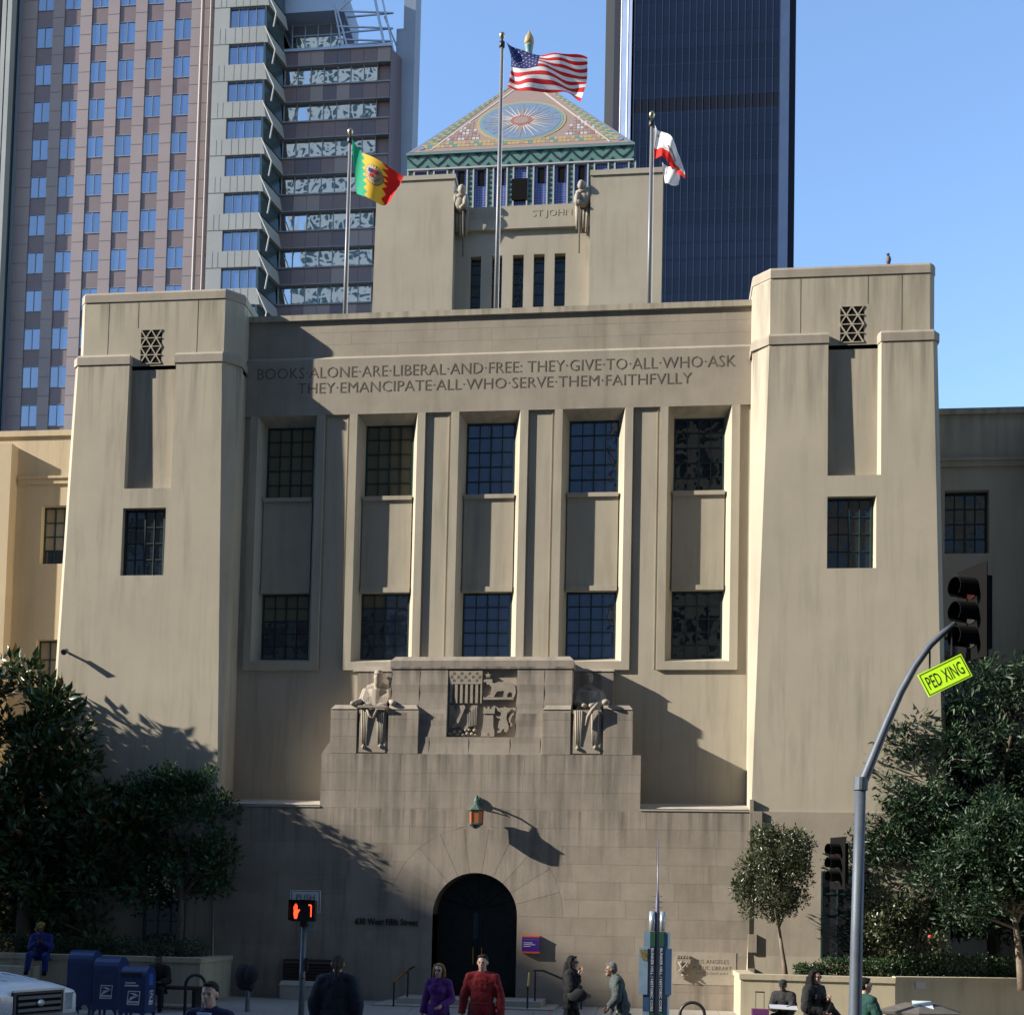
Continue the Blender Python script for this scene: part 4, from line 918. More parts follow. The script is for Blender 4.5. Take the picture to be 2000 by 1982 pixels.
can = [[(-.19,22.15),(-.05,22.02),(.12,21.9),(.3,21.62),(.42,21.38),(.56,20.98)],
       [(-.19,21.9),(-.06,21.75),(.1,21.62),(.26,21.42),(.4,21.2),(.57,20.88)],
       [(-.20,21.65),(-.07,21.56),(.09,21.44),(.25,21.27),(.39,21.06),(.575,20.78)],
       [(-.20,21.36),(-.07,21.3),(.08,21.21),(.23,21.05),(.38,20.9),(.57,20.68)]]
flag(-.27, 0, ('right flagpole with a dark ball above the library parapet', 'white flag with a red lower band, drooping from the right pole'), can, 60, 42, lambda u, v: 1 if v > .70-.12*u else 0, [FW_, FRd],
     lambda u, v: .10*math.sin(9*u+1.5*v)+.03*math.sin(20*u), ca_extra, 22.6)

# ------------------------------------------------------------ entrance lantern, plaque, lettering, small fixtures
VERD = mat('green_bronze', (.05,.10,.085), .6, metal=.4, c2=(.09,.16,.13), scale=20)
AMB = mat('amber_glass', (.30,.085,.03), .25, emis=((1,.3,.08), .02))
LN = thing('wall_lantern', (-3.93, -1.37, 4.3), 'hexagonal green bronze lantern with amber glass above the doorway', 'lantern')
MB().ell((-3.92, -1.04, 4.86), (.10, .05, .12)).obj('wall_plate', VERD, LN, True)
MB().tube([(-3.92,-1.02,4.84),(-3.92,-1.15,4.93),(-3.92,-1.28,4.97),(-3.92,-1.37,4.93),(-3.92,-1.37,4.8)], .022, 8).obj('bracket', VERD, LN, True)
MB().tube([(-3.92,-1.05,4.75),(-3.92,-1.12,4.82),(-3.92,-1.2,4.88),(-3.92,-1.12,4.92)], .014, 6).obj('scroll', VERD, LN, True)
MB().lathe((-3.92,-1.37,4.62), [(.19,0),(.2,.02),(.13,.07),(.09,.11),(.05,.14),(.03,.19),(.035,.21),(.01,.3)], 6).obj('hood', VERD, LN)
MB().lathe((-3.92,-1.37,4.33), [(.148,0),(.155,.28)], 6).obj('glass_panes', AMB, LN)
b = MB()
for i in range(6):
    a = math.pi/3*i; b.tube([(-3.92+.15*math.cos(a),-1.37+.15*math.sin(a),4.32),(-3.92+.16*math.cos(a),-1.37+.16*math.sin(a),4.63)], .014, 4)
b.obj('frame', VERD, LN)
MB().lathe((-3.92,-1.37,4.22), [(.01,0),(.08,.03),(.1,.05),(.16,.09),(.165,.12)], 6).obj('base_cup', VERD, LN)
PL = thing('wall_plaque', (-2.65, -1.02, 1.47), 'small purple notice panel with orange edges beside the doorway', 'sign')
PUR = mat('purple_panel', (.05,.012,.20), .45); ORG = mat('orange_edge', (.55,.10,.04), .5)
MB().box(-2.85, -2.45, -1.10, -1.003, 1.5, 1.82).obj('panel', PUR, PL); MB().box(-2.85, -2.45, -1.105, -1.003, 1.82, 1.86).obj('edge', ORG, PL); MB().box(-2.85, -2.45, -1.105, -1.003, 1.46, 1.5).obj('edge', ORG, PL)
edge_text('Central Library', 1, -2.81, -2.5, 1.755, -1.101, mat('teal_print', (.1,.3,.3), .6), PL, 'lettering', ext=.002, height=.03)
for i, wd in enumerate((.2, .26, .15)): MB().box(-2.81, -2.81+wd, -1.102, -1.1, 1.69-i*.04, 1.70-i*.04).obj('print_line', WHITE, PL)
AD = thing('address_lettering', (-6, -1.0, 2.0), 'dark metal letters reading 630 West Fifth Street left of the doorway', 'lettering')
tag(edge_text('630 West Fifth Street', 1, -6.7, -5.25, 2.02, -1.006, BLACK, AD, 'letters', ext=.03, height=.15), kind='stuff')
LS = thing('library_name_stone', (1.2, -1.0, .85), 'carved name stone with a shield crest, LOS ANGELES PUBLIC LIBRARY', 'sign')
MB().box(.5, 1.9, -1.009, -1.003, .86, 1.58).obj('slab', mat('name_stone', (.36,.32,.26), .85, c2=(.31,.27,.22), scale=5, bump=.3), LS)
for t_, z_, a, c, h_ in (('LOS ANGELES', 1.33, 1.0, 1.74, .085), ('PUBLIC LIBRARY', 1.19, .97, 1.8, .085), ('A D   M D CCCC X X V', 1.09, 1.02, 1.72, .045)):
    tag(edge_text(t_, 1, a, c, z_, -1.009, DARKSTONE, LS, 'lettering', ext=.003, height=h_, thin=-.01), kind='stuff')
sh = [(.58,1.42),(.58,1.2),(.62,1.08),(.74,.98),(.86,1.08),(.9,1.2),(.9,1.42)]
MB().poly(sh, -1.08, -1.006).obj('shield', CARVE, LS, fix=True)
b = MB()
for i in range(5): b.poly([(.6+i*.06, 1.43), (.63+i*.06, 1.43), (.645+i*.06, 1.5), (.615+i*.06, 1.47), (.59+i*.06, 1.49)], -1.07, -1.006)
b.obj('shield_crown', CARVE, LS, fix=True)
b = MB(); b.tube([(.64,-1.11,1.36),(.72,-1.115,1.2),(.84,-1.11,1.08)], .018, 6); b.tube([(.85,-1.11,1.36),(.75,-1.115,1.24),(.64,-1.11,1.14)], .018, 6); b.ell((.70,-1.11,1.34), (.05,.02,.04)); b.ell((.83,-1.11,1.28), (.035,.02,.05)); b.ell((.74,-1.11,1.06), (.035,.02,.03))
b.obj('shield_relief', CARVE, LS, True)
FX = thing('tower_wall_fixture', (-13.9, -.95, 8.3), 'small metal light fixture on the outer edge of the left tower', 'light fixture')
MB().tube([(-13.9,-.85,8.32),(-13.9,-1.05,8.34)], .03).obj('arm', STEEL, FX); MB().tube([(-13.9,-1.02,8.36),(-13.88,-1.2,8.28)], [.05,.07]).obj('head', STEEL, FX)
BD = thing('pigeon', (5.16, -.6, 17.26), 'grey pigeon perched on the coping of the right tower', 'bird')
b = MB(); b.ell((5.16,-.6,17.38), (.06,.07,.10)); b.ell((5.15,-.62,17.49), (.035,.04,.04)); b.tube([(5.17,-.58,17.34),(5.2,-.52,17.26)], [.04,.015]); b.tube([(5.12,-.65,17.49),(5.09,-.66,17.48)], [.012,.003]); b.tube([(5.15,-.6,17.3),(5.15,-.6,17.26)], .008); b.tube([(5.18,-.6,17.3),(5.18,-.6,17.26)], .008)
b.obj('body', mat('pigeon_grey', (.10,.09,.10), .7), BD, True)

# rails
def rail(pts_b, pts_p, label, x):
    t = thing('stair_handrail', x, label, 'handrail', 'handrails at the library steps')
    for p in pts_p: MB().tube([p[0], p[1]], .02, 8).obj('post', BLACK, t)
    MB().tube(pts_b[0], .022, 8).obj('rail', BLACK, t)
    if pts_b[1]: MB().tube(pts_b[1], .026, 8).obj('brass_grip', BRASS, t)
rail([[(-5.27,-1.9,1.05),(-5.27,-1.2,1.1)], [(-5.43,-2.6,.83),(-5.33,-2.15,.98),(-5.27,-1.9,1.05)]], [[(-5.43,-2.6,.2),(-5.43,-2.6,.82)], [(-5.27,-1.9,.3),(-5.27,-1.9,1.04)]], 'black handrail with brass grip left of the doorway', (-5.35,-2.2,.3))
rail([[(-2.5,-2.0,1.12),(-2.28,-1.98,1.12),(-1.9,-1.95,.97),(-1.45,-1.9,.8)], [(-2.56,-2.5,.8),(-2.55,-2.35,1.08)]], [[(-2.56,-2.5,.2),(-2.56,-2.5,.8)], [(-2.45,-2.0,.3),(-2.45,-2.0,1.11)], [(-1.45,-1.9,.3),(-1.45,-1.9,.8)]], 'black bent handrail with brass grip right of the doorway', (-2.3,-2.2,.3))

# ------------------------------------------------------------ planters, street furniture
PR_ = thing('planter_wall', (4.5, -3, .3), 'low cream planter wall below the small tree, sunlit to its bend', 'planter')
b = MB(); b.box(1.86, 4.93, -3.0, -2.7, .0, 1.10); b.box(1.86, 2.14, -2.7, -1.0, .0, 1.10); b.obj('wall', PLANTER, PR_)
b = MB(); b.box(1.83, 4.93, -3.03, -2.67, 1.10, 1.21); b.box(1.83, 2.17, -2.67, -1.0, 1.10, 1.21); b.obj('coping', PLANTER, PR_)
b = MB(); b.hexa([(4.93,-3.0,0),(10.5,-1.1,0),(10.4,-.8,0),(4.93,-2.7,0)], [(4.93,-3.0,1.14),(10.5,-1.1,1.14),(10.4,-.8,1.14),(4.93,-2.7,1.14)]); b.obj('angled_wall', PLANTER, PR_)
b = MB(); b.hexa([(4.93,-3.03,1.14),(10.5,-1.13,1.14),(10.4,-.77,1.14),(4.93,-2.67,1.14)], [(4.93,-3.03,1.23),(10.5,-1.13,1.23),(10.4,-.77,1.23),(4.93,-2.67,1.23)]); b.obj('coping', PLANTER, PR_)
SOIL = mat('soil', (.05,.035,.025), .95, c2=(.08,.06,.04), scale=6, bump=.4)
b = MB(); b.add([(2.1,-2.72,1.08),(4.93,-2.72,1.08),(9.6,-1.1,1.08),(9.6,1.9,1.08),(2.5,-.98,1.08)], [(0,1,2,3,4)]); b.obj('soil', SOIL, PR_)
NP = thing('paper_notice', (5.5, -2.85, 1.05), 'white paper notice taped to the shaded planter wall', 'notice')
MB().hexa([(5.36,-2.865,1.0),(5.58,-2.79,1.0),(5.58,-2.785,1.0),(5.36,-2.86,1.0)], [(5.36,-2.865,1.14),(5.58,-2.79,1.14),(5.58,-2.785,1.14),(5.36,-2.86,1.14)]).obj('sheet', mat('grey_paper', (.45,.42,.45), .8), NP)
PL2 = thing('planter_wall', (-12.5, -3, .3), 'low planter wall behind the blue mailboxes, someone in blue sitting on it', 'planter')
b = MB(); b.box(-19, -9.6, -3.0, -2.7, 0, 1.13); b.box(-9.9, -9.6, -2.7, -1.0, 0, 1.13); b.obj('wall', PLANTER, PL2)
b = MB(); b.box(-19, -9.57, -3.03, -2.67, 1.13, 1.24); b.box(-9.93, -9.57, -2.67, -1.0, 1.13, 1.24); b.obj('coping', PLANTER, PL2)
b = MB(); b.add([(-19,-2.7,1.1),(-9.8,-2.7,1.1),(-9.8,-.98,1.1),(-14,-.98,1.1),(-14,2,1.1),(-19,2,1.1)], [(0,1,2,3,4,5)]); b.obj('soil', SOIL, PL2)
MB().box(-14.4, -13.2, -3.5, -3.03, .2, .98).obj('seat_block', PLANTER, PL2)

USB = mat('postal_blue', (.012,.03,.11), .4, c2=(.018,.04,.13), scale=6)
DECW = mat('decal_white', (.6,.6,.62), .5)
def mailbox(x, y, h, rz, label, kind):
    t = tag(link('mailbox', None, None, (x, y, gz(y))), label, 'mailbox', 'blue street mailboxes'); t['_loc'] = 1; t.rotation_euler = (0, 0, rz)
    w_, d_, z0 = .26, .25, .28; zt_ = h-.25
    b = MB(); prof = [(-d_, z0), (-d_, zt_)]+[(-d_*math.cos(a), zt_+.25*math.sin(a)) for a in [math.pi*i/10 for i in range(1, 10)]]+[(d_, zt_), (d_, z0)]
    n_ = len(prof); b.add([(-w_, y_, z_) for y_, z_ in prof]+[(w_, y_, z_) for y_, z_ in prof], [tuple(range(n_))[::-1], tuple(range(n_, 2*n_))]+[(i, (i+1) % n_, (i+1) % n_+n_, i+n_) for i in range(n_)])
    b.obj('body', USB, t, local=True, fix=True)
    for sx in (-1, 1):
        for sy in (-1, 1):
            MB().poly([(sx*(w_), z0+.05), (sx*(w_), 0), (sx*(w_-.045), 0), (sx*(w_-.05), z0-.08), (sx*(w_-.12), z0+.02)][::sx], sy*d_-.012, sy*d_+.012).obj('leg', USB, t, local=True, fix=True)
    MB().box(-w_+.03, w_-.03, -d_-.012, -d_, zt_-.06, zt_+.02).obj('hatch_lip', USB, t, local=True)
    MB().box(-w_-.012, w_+.012, -d_-.01, d_+.01, z0-.01, z0+.02).obj('base_rim', USB, t, local=True)
    def decal(cx, cz, wd, hd, side=False):
        sk = .02
        q = (lambda px, pz, k: (px, -d_-.006-k, pz)) if not side else (lambda px, pz, k: (w_+.006+k, px, pz))
        def pl(pts, m, name, k): MB().add([q(cx+a*wd+c*sk, cz+c*hd, k) for a, c in pts], [tuple(range(len(pts)))]).obj(name, m, t, local=True)
        pl([(-.5,-.5),(.5,-.5),(.5,.5),(-.5,.5)], DECW, 'decal_plate', 0); pl([(-.43,-.22),(.43,-.22),(.43,.43),(-.43,.43)], USB, 'decal_field', .002)
        pl([(-.38,.34),(.05,.34),(.42,.18),(.05,.16),(-.1,.26)], DECW, 'eagle', .004); pl([(-.40,-.2),(-.2,.1),(.36,.12),(.1,.02),(-.3,-.2)], DECW, 'eagle', .004)
        for i in range(1): pl([(-.4,-.42),(.4,-.42),(.4,-.34),(-.4,-.34)], mat('decal_print', (.2,.18,.25), .6), 'decal_print', .002)
    if kind: decal(.03, .62 if kind == 1 else .56, .25, .27)
    if kind == 2:
        decal(.02, .56, .18, .27, True)
        MB().box(-w_+.02, w_-.08, -d_-.03, -d_, zt_+.06, zt_+.12).obj('chute_hood', BLACK, t, local=True)
        for i, (a, c) in enumerate(((-.17, .10), (-.15, .06), (-.16, .12))): MB().box(a, c, -d_-.007, -d_-.001, zt_-.03-i*.055, zt_-.0-i*.055).obj('print_line', DECW, t, local=True)
        MB().box(w_+.001, w_+.006, -.09, .09, zt_-.12, zt_+.1).obj('side_label', mat('label_blue', (.03,.10,.45), .4), t, local=True)
    return t
mailbox(-11.42, -4.6, 1.36, .02, 'leftmost blue mailbox, plain and partly behind the white truck', 0)
mailbox(-10.68, -5.0, 1.31, -.02, 'middle blue mailbox with one eagle decal low on its front', 1)
mailbox(-9.88, -5.55, 1.17, .0, 'rightmost blue mailbox with front print and a decal on its side', 2)

# bike racks
def rack(x, y, r, top, label):
    t = thing('bike_rack', (x, y, gz(y)), label, 'bike rack', 'black hoop bike racks'); z = gz(y)
    MB().tube([(x-r,y,z)]+[(x-r*math.cos(a), y, top-r+r*math.sin(a)) for a in [math.pi*i/14 for i in range(15)]]+[(x+r,y,z)], .032, 10).obj('hoop', BLACK, t, True)
    for s in (-1, 1): MB().lathe((x+s*r, y, z), [(.07,0),(.07,.012),(.035,.014)], 12).obj('flange', BLACK, t)
rack(.82, -5, .23, .73, 'black hoop bike rack right of the wayfinding kiosk'); rack(-8.93, -5, .2, .99, 'black hoop bike rack right of the blue mailboxes')
# covered post, brown cabinet
CP = thing('covered_meter', (-8.4, -3.6, gz(-3.6)), 'parking meter hidden under a dark fabric cover by the planter end', 'parking meter')
MB().tube([(-8.32,-3.6,.1),(-8.32,-3.6,.7)], .05).obj('post', STEEL, CP)
b = MB(); b.ell((-8.42,-3.6,.9), (.19,.15,.28), 14, 10); b.ell((-8.24,-3.65,.95), (.15,.14,.2)); b.ell((-8.3,-3.58,.72), (.1,.1,.14)); b.obj('cover', mat('dark_fabric', (.018,.018,.02), .9, bump=.5, bscale=25), CP, True)
CB = thing('louvred_cabinet', (-7.3, -1.6, .3), 'dark brown louvred cabinet against the base wall left of the doorway', 'cabinet')
BRN = mat('dark_brown_paint', (.035,.018,.013), .7)
MB().box(-8.28, -7.06, -1.32, -1.05, .72, 1.2).obj('body', BRN, CB)
for i in range(6): MB().hexa([(-8.24,-1.36,.75+i*.07),(-7.1,-1.36,.75+i*.07),(-7.1,-1.32,.79+i*.07),(-8.24,-1.32,.79+i*.07)], [(-8.24,-1.36,.765+i*.07),(-7.1,-1.36,.765+i*.07),(-7.1,-1.32,.805+i*.07),(-8.24,-1.32,.805+i*.07)]).obj('slat', BRN, CB)
PB = thing('concrete_block', (-7.3, -3.2, .25), 'pale concrete block on the pavement behind the pedestrian signal', 'concrete block')
b = MB(); b.box(-8.28, -7.0, -1.5, -1.05, .28, .62); b.hexa([(-8.3,-1.52,.62),(-6.98,-1.52,.62),(-6.98,-1.05,.62),(-8.3,-1.05,.62)], [(-8.26,-1.46,.72),(-7.02,-1.46,.72),(-7.02,-1.05,.72),(-8.26,-1.05,.72)]); b.obj('block', CONC, PB)
PB.location = (-7.3, -1.3, .28); WL[PB.name] = PB.location.copy()
for c_ in PB.children: c_.matrix_parent_inverse = Matrix.Translation(-PB.location)
BN = thing('street_bench', (-10.0, -3.4, .2), 'dark bench before the left planter with a seated man', 'bench')
MB().box(-10.9, -9.35, -3.75, -3.3, .60, .66).obj('seat', BRN, BN)
for x in (-10.8, -9.45): MB().box(x-.04, x+.04, -3.7, -3.35, .1, .6).obj('leg', BLACK, BN)
# hexagonal information plinth
HX = thing('information_plinth', (5.3, -4.4, .1), 'low faceted dark plinth with a tilted white sheet on top', 'plinth')
hx = lambda r, z, sx=1: [(5.15+r*sx*math.cos(math.pi/3*i+.3), -4.3+r*math.sin(math.pi/3*i+.3), z) for i in range(6)]
MB().loft([hx(.25, .05), hx(.3, .45), hx(.72, .60, 1.1), hx(.76, .65, 1.1), hx(.3, .80, 1)]).obj('body', mat('dark_granite', (.09,.085,.08), .5, c2=(.13,.12,.11), scale=8), HX)
MB().hexa([(4.95,-4.75,.70),(5.3,-4.75,.70),(5.3,-4.5,.84),(4.95,-4.5,.84)], [(4.95,-4.76,.715),(5.3,-4.76,.715),(5.3,-4.51,.855),(4.95,-4.51,.855)]).obj('sheet', mat('info_sheet', (.55,.6,.6), .5), HX)
# wayfinding kiosk
KX, KY = .13, -6.0
KI = thing('wayfinding_kiosk', (KX, KY, 0), 'slim blue and green wayfinding pylon with needle spire and lettered panels', 'sign')
KP = mat('kiosk_purple_grey', (.15,.15,.22), .4, metal=.4); KB = mat('kiosk_light_blue', (.12,.19,.28), .5, c2=(.17,.25,.34), scale=5); KG = mat('kiosk_dark_green', (.01,.06,.035), .5); KN = mat('kiosk_navy', (.012,.02,.07), .5); KS = mat('kiosk_silver', (.45,.5,.55), .3, metal=.6); KD = mat('kiosk_deep_blue', (.02,.06,.14), .5)
MB().tube([(KX,KY,0),(KX,KY,2.6),(KX,KY,2.84),(KX-.01,KY,3.75)], [.04,.038,.012,.006], 10).obj('mast', KP, KI, True)
for z in (2.5, 2.6, 2.7): MB().tube([(KX-.09,KY,z),(KX+.09,KY,z)], .006, 6).obj('rung', KP, KI)
MB().tube([(KX-.09,KY,2.07),(KX-.09,KY,2.43)], .06, 12).obj('cylinder', KS, KI, True); MB().tube([(KX+.09,KY,2.07),(KX+.09,KY,2.43)], .05, 12).obj('cylinder', KS, KI, True)
for s in (-1, 1):
    a, c = sorted((KX+s*.035, KX+s*.125)); MB().box(a, c, KY-.05, KY-.02, .3, 2.06).obj('name_panel', KG, KI); MB().box(a+.004, c-.004, KY-.054, KY-.05, .6, 1.8).obj('name_field', KN, KI)
    a, c = sorted((KX+s*.125, KX+s*.24)); MB().box(a, c, KY-.03, KY, .55, 2.06).obj('side_panel', KB, KI)
    a, c = sorted((KX+s*.16, KX+s*(.32 if s < 0 else .27))); MB().box(a, c, KY-.06, KY-.03, .92, 1.76).obj('map_panel', KB if s < 0 else KD, KI)
MB().poly([(KX-.30,1.72),(KX-.17,1.74),(KX-.17,1.52),(KX-.24,1.53),(KX-.29,1.6)][::-1], KY-.064, KY-.06).obj('picture', mat('picture_ochre', (.25,.17,.04), .6, c2=(.02,.05,.03), scale=25), KI, fix=True)
MB().box(KX-.24, KX-.13, KY-.034, KY-.03, .62, .9).obj('picture', KD, KI)
for s in (-1, 1):                                       # vertical lettering
    t = edge_text('BUNKER HILL / HISTORIC CORE', 1, 0, 1.14, 0, 0, WHITE, None, ext=.002, height=.045)
    t.v = [(KX+s*.08+(-.022 if s < 0 else -.022)+v[2], KY-.058+v[1], 1.76-v[0]) for v in t.v]; tag(t.obj('lettering', mat('kiosk_letters', (.5,.55,.55), .5) if s < 0 else bpy.data.materials['kiosk_letters'], KI), kind='stuff')

# pedestrian signal
PS = thing('pedestrian_signal', (-6.62, -5.5, 0), 'pedestrian signal showing a red hand, with a PUSH sign behind it', 'pedestrian signal')
MB().tube([(-6.62,-5.5,0),(-6.62,-5.5,2.1)], [.062,.052], 12).obj('pole', STEEL, PS, True)
MB().tube([(-6.62,-5.5,1.0),(-6.62,-5.5,1.02)], .07, 12).obj('collar', BLACK, PS)
MB().box(-6.82, -6.36, -5.72, -5.56, 2.1, 2.5).obj('housing', BLACK, PS)
b = MB(); b.box(-6.83, -6.35, -5.88, -5.72, 2.49, 2.51); b.box(-6.83, -6.81, -5.86, -5.72, 2.12, 2.49); b.box(-6.37, -6.35, -5.86, -5.72, 2.12, 2.49); b.obj('visor', BLACKM, PS)
MB().box(-6.66, -6.54, -5.62, -5.5, 2.0, 2.12).obj('bracket', BLACK, PS)
REDL = mat('red_signal_light', (.5,.02,.01), .4, emis=((1,.05,.015), 1.6))
b = MB(); hz = 2.22
b.poly([(-6.745,hz-.07),(-6.70,hz-.07),(-6.68,hz+.03),(-6.66,hz+.07),(-6.64,hz+.09),(-6.655,hz+.11),(-6.69,hz+.09),(-6.695,hz+.10),(-6.755,hz+.10),(-6.765,hz+.02)][::-1], -5.726, -5.72)
for i, (x, t_) in enumerate(((-6.757,.17),(-6.738,.205),(-6.718,.215),(-6.699,.185))): b.box(x-.006, x+.006, -5.726, -5.72, hz+.1, hz+t_)
b.obj('hand_symbol', REDL, PS, fix=True)
b = MB(); b.box(-6.475, -6.43, -5.726, -5.72, 2.4, 2.425); b.box(-6.435, -6.415, -5.726, -5.72, 2.19, 2.41); b.obj('countdown_digit', REDL, PS)
MB().box(-6.9, -6.3, -5.52, -5.51, 2.26, 2.70).obj('push_sign', mat('sign_white', (.6,.62,.62), .5), PS); 
b = MB()
for (x0_, x1_, z0_, z1_) in ((-6.88,-6.32,2.675,2.685),(-6.88,-6.87,2.28,2.675),(-6.33,-6.32,2.28,2.675)): b.box(x0_, x1_, -5.524, -5.52, z0_, z1_)
b.obj('sign_border', BLACK, PS); tag(edge_text('PUSH', 1, -6.78, -6.42, 2.5, -5.52, BLACK, PS, 'lettering', ext=.003, height=.12, thin=-.01), kind='stuff')
MB().box(-6.60, -6.4, -5.49, -5.48, 1.92, 2.08).obj('small_sign', mat('sign_grey', (.3,.32,.32), .5), PS)
MB().box(-6.55, -6.5, -5.6, -5.52, 1.15, 1.4).obj('push_button_box', BLACK, PS)

# traffic signals
def signal(T, x, y, z, rz, sc=1.0):
    H = bpy.data.objects.new('signal_head', None); SC.collection.objects.link(H); H.parent = T
    H.matrix_parent_inverse = Matrix.Translation(-WL[T.name]); H.location = (x, y, z); H.rotation_euler = (0, 0, rz); H.scale = (sc,)*3
    def o(mb, name, m, **k): return mb.obj(name, m, H, local=True, **k)
    o(MB().box(-.17, .17, .0, .2, -.53, .53), 'housing', BLACKM)
    fr = MB(); fr.box(-.32, .32, -.015, 0, -.68, .68); o(fr, 'backplate', BLACKM)
    for i, m in enumerate((mat('dark_red_lens', (.03,.005,.004), .3) if 'dark_red_lens' not in bpy.data.materials else bpy.data.materials['dark_red_lens'], BLACK, BLACK)):
        zc = .355-i*.355
        L_ = o(MB().lathe((0, 0, 0), [(.14, 0), (.15, .01), (.0, .02)], 16), 'lens', m)
        L_.rotation_euler = (math.pi/2, 0, 0); L_.location = (0, -.03, zc)
        v = MB(); n_ = 14
        for k in range(n_):
            a0 = math.radians(-50)+math.radians(280)*k/n_; a1 = math.radians(-50)+math.radians(280)*(k+1)/n_
            p = lambda a, r, yy: (r*math.cos(a), yy, zc+r*math.sin(a))
            v.add([p(a0,.16,-.02),p(a1,.16,-.02),p(a1,.15,-.32),p(a0,.15,-.32),p(a0,.15,-.02),p(a1,.15,-.02),p(a1,.14,-.32),p(a0,.14,-.32)], [(0,1,2,3),(7,6,5,4),(3,2,6,7),(0,4,5,1),(0,3,7,4),(1,5,6,2)])
        o(v, 'visor', BLACKM)
    return H
MT = thing('signal_mast', (2.7, -12, -.15), 'tall grey traffic signal mast whose arm curves up to the right', 'traffic signal')
POLEG = mat('mast_grey', (.085,.105,.135), .55, metal=.2, c2=(.065,.08,.105), scale=5, bump=.1)
MB().tube([(2.68,-12,-.15),(2.68,-12,.2),(2.70,-12,2.0),(2.74,-12,4.16)], [.10,.092,.08,.07], 16).obj('pole', POLEG, MT, True)
MB().tube([(2.74,-12,4.05),(2.745,-12,4.22)], .093, 16).obj('collar', POLEG, MT)
MB().tube([(2.75,-12,4.12),(2.80,-12,4.24),(2.90,-12,4.5),(3.08,-12,4.96),(3.25,-12,5.36),(3.43,-12,5.70),(3.62,-12,5.98),(3.78,-12,6.14),(3.95,-12,6.27)], [.067,.065,.06,.054,.05,.047,.045,.043,.041], 14).obj('arm', POLEG, MT, True)
signal(MT, 4.18, -11.95, 6.42, math.radians(-66), .92)
PX = thing('ped_xing_sign', (3.6, -12, 5.4), 'fluorescent yellow-green PED XING sign hanging from the curved signal arm', 'sign')
FLU = mat('fluorescent_yellow', (.50,.85,.02), .5, emis=((.6,1,.03), .12))
MB().tube([(3.62,-12,5.97),(3.62,-12,5.62)], .012, 6).obj('hanger', BLACK, PX); MB().tube([(3.9,-12,6.2),(3.9,-12,5.85)], .012, 6).obj('hanger', BLACK, PX)
def tilt(mb, cx, cz, a):
    mb.v = [(cx+v[0]*math.cos(a)-v[2]*math.sin(a), v[1], cz+v[0]*math.sin(a)+v[2]*math.cos(a)) for v in mb.v]; return mb
aa = math.radians(27)
tilt(MB().box(-.31, .31, -12.06, -12.05, -.165, .165), 3.80, 5.57, aa).obj('plate', FLU, PX)
b = MB()
for q in ((-.295,.295,.14,.15),(-.295,.295,-.15,-.14),(-.295,-.285,-.14,.14),(.285,.295,-.14,.14)): b.box(q[0], q[1], -12.063, -12.06, q[2], q[3])
tilt(b, 3.80, 5.57, aa).obj('border', BLACK, PX)
t = edge_text('PED XING', 1, -.25, .25, -.09, -12.06, BLACK, None, ext=.003, height=.18); tag(tilt(t, 3.80, 5.57, aa).obj('lettering', BLACK, PX), kind='stuff')
M2 = thing('signal_post', (3.83, -5, 0), 'smaller dark traffic signal on a post behind the tall mast', 'traffic signal')
MB().tube([(3.83,-5,0),(3.83,-5,3.9)], .055, 12).obj('pole', STEEL, M2, True); MB().tube([(3.83,-5,3.72),(3.55,-5,3.72)], .02, 8).obj('bracket', STEEL, M2); MB().tube([(3.83,-5,3.1),(3.55,-5,3.1)], .02, 8).obj('bracket', STEEL, M2)
signal(M2, 3.49, -5, 3.41, math.radians(-62), .72)

# ------------------------------------------------------------ pickup truck nose at the left edge
TK_ = tag(link('pickup_truck', None, None, (-9.9, -9.5, -.15)), 'white pickup truck cut by the left edge of the photo', 'truck'); TK_['_loc'] = 1; TK_.rotation_euler = (0, 0, math.radians(-15))
WP = mat('white_truck_paint', (.72,.76,.80), .22, spec=.6); CHR = mat('headlight_clear', (.45,.52,.6), .08, metal=.7, c2=(.75,.8,.85), scale=22, coord='obj'); GRYP = mat('dark_grey_plastic', (.03,.03,.036), .5); TIRE = mat('tyre_rubber', (.012,.012,.012), .9); ORL = mat('amber_lens', (.6,.12,.02), .3)
def tk(mb, name, m, par=TK_, **k): return mb.obj(name, m, par, local=True, **k)
ys = [-1.0, -.93, -.7, -.35, 0, .35, .7, .93, 1.0]
def sect(x, zc, zs, wz=1.0, zbot=.55): 
    r = [(x, -1.0*wz, zbot)]
    for y_ in ys: t_ = abs(y_); r.append((x, y_*wz, zc-(zc-zs)*(t_**2.6)))
    return r+[(x, 1.0*wz, zbot)]
b = MB(); b.loft([sect(-.0, 1.08, .95, .93, .5), sect(-.08, 1.17, 1.02, .97), sect(-.35, 1.22, 1.07), sect(-.8, 1.27, 1.11), sect(-1.3, 1.31, 1.14), sect(-1.62, 1.33, 1.16)]); tk(b, 'hood', WP, smooth=True, fix=True)
b = MB(); b.loft([sect(-1.62, 1.30, 1.16, 1, .45), sect(-2.2, 1.86, 1.80, .86, .45), sect(-3.3, 1.92, 1.86, .86, .45), sect(-3.9, 1.85, 1.78, .86, .45), sect(-4.0, 1.3, 1.25, 1, .45)]); tk(b, 'cab', WP, fix=True)
b = MB(); b.loft([[(-1.72,-.82,1.36),(-1.72,.82,1.36),(-2.2,.76,1.80),(-2.2,-.76,1.80)], [(-1.68,-.82,1.36),(-1.68,.82,1.36),(-2.16,.76,1.82),(-2.16,-.76,1.82)]]); tk(b, 'windscreen', GL_D, fix=True)
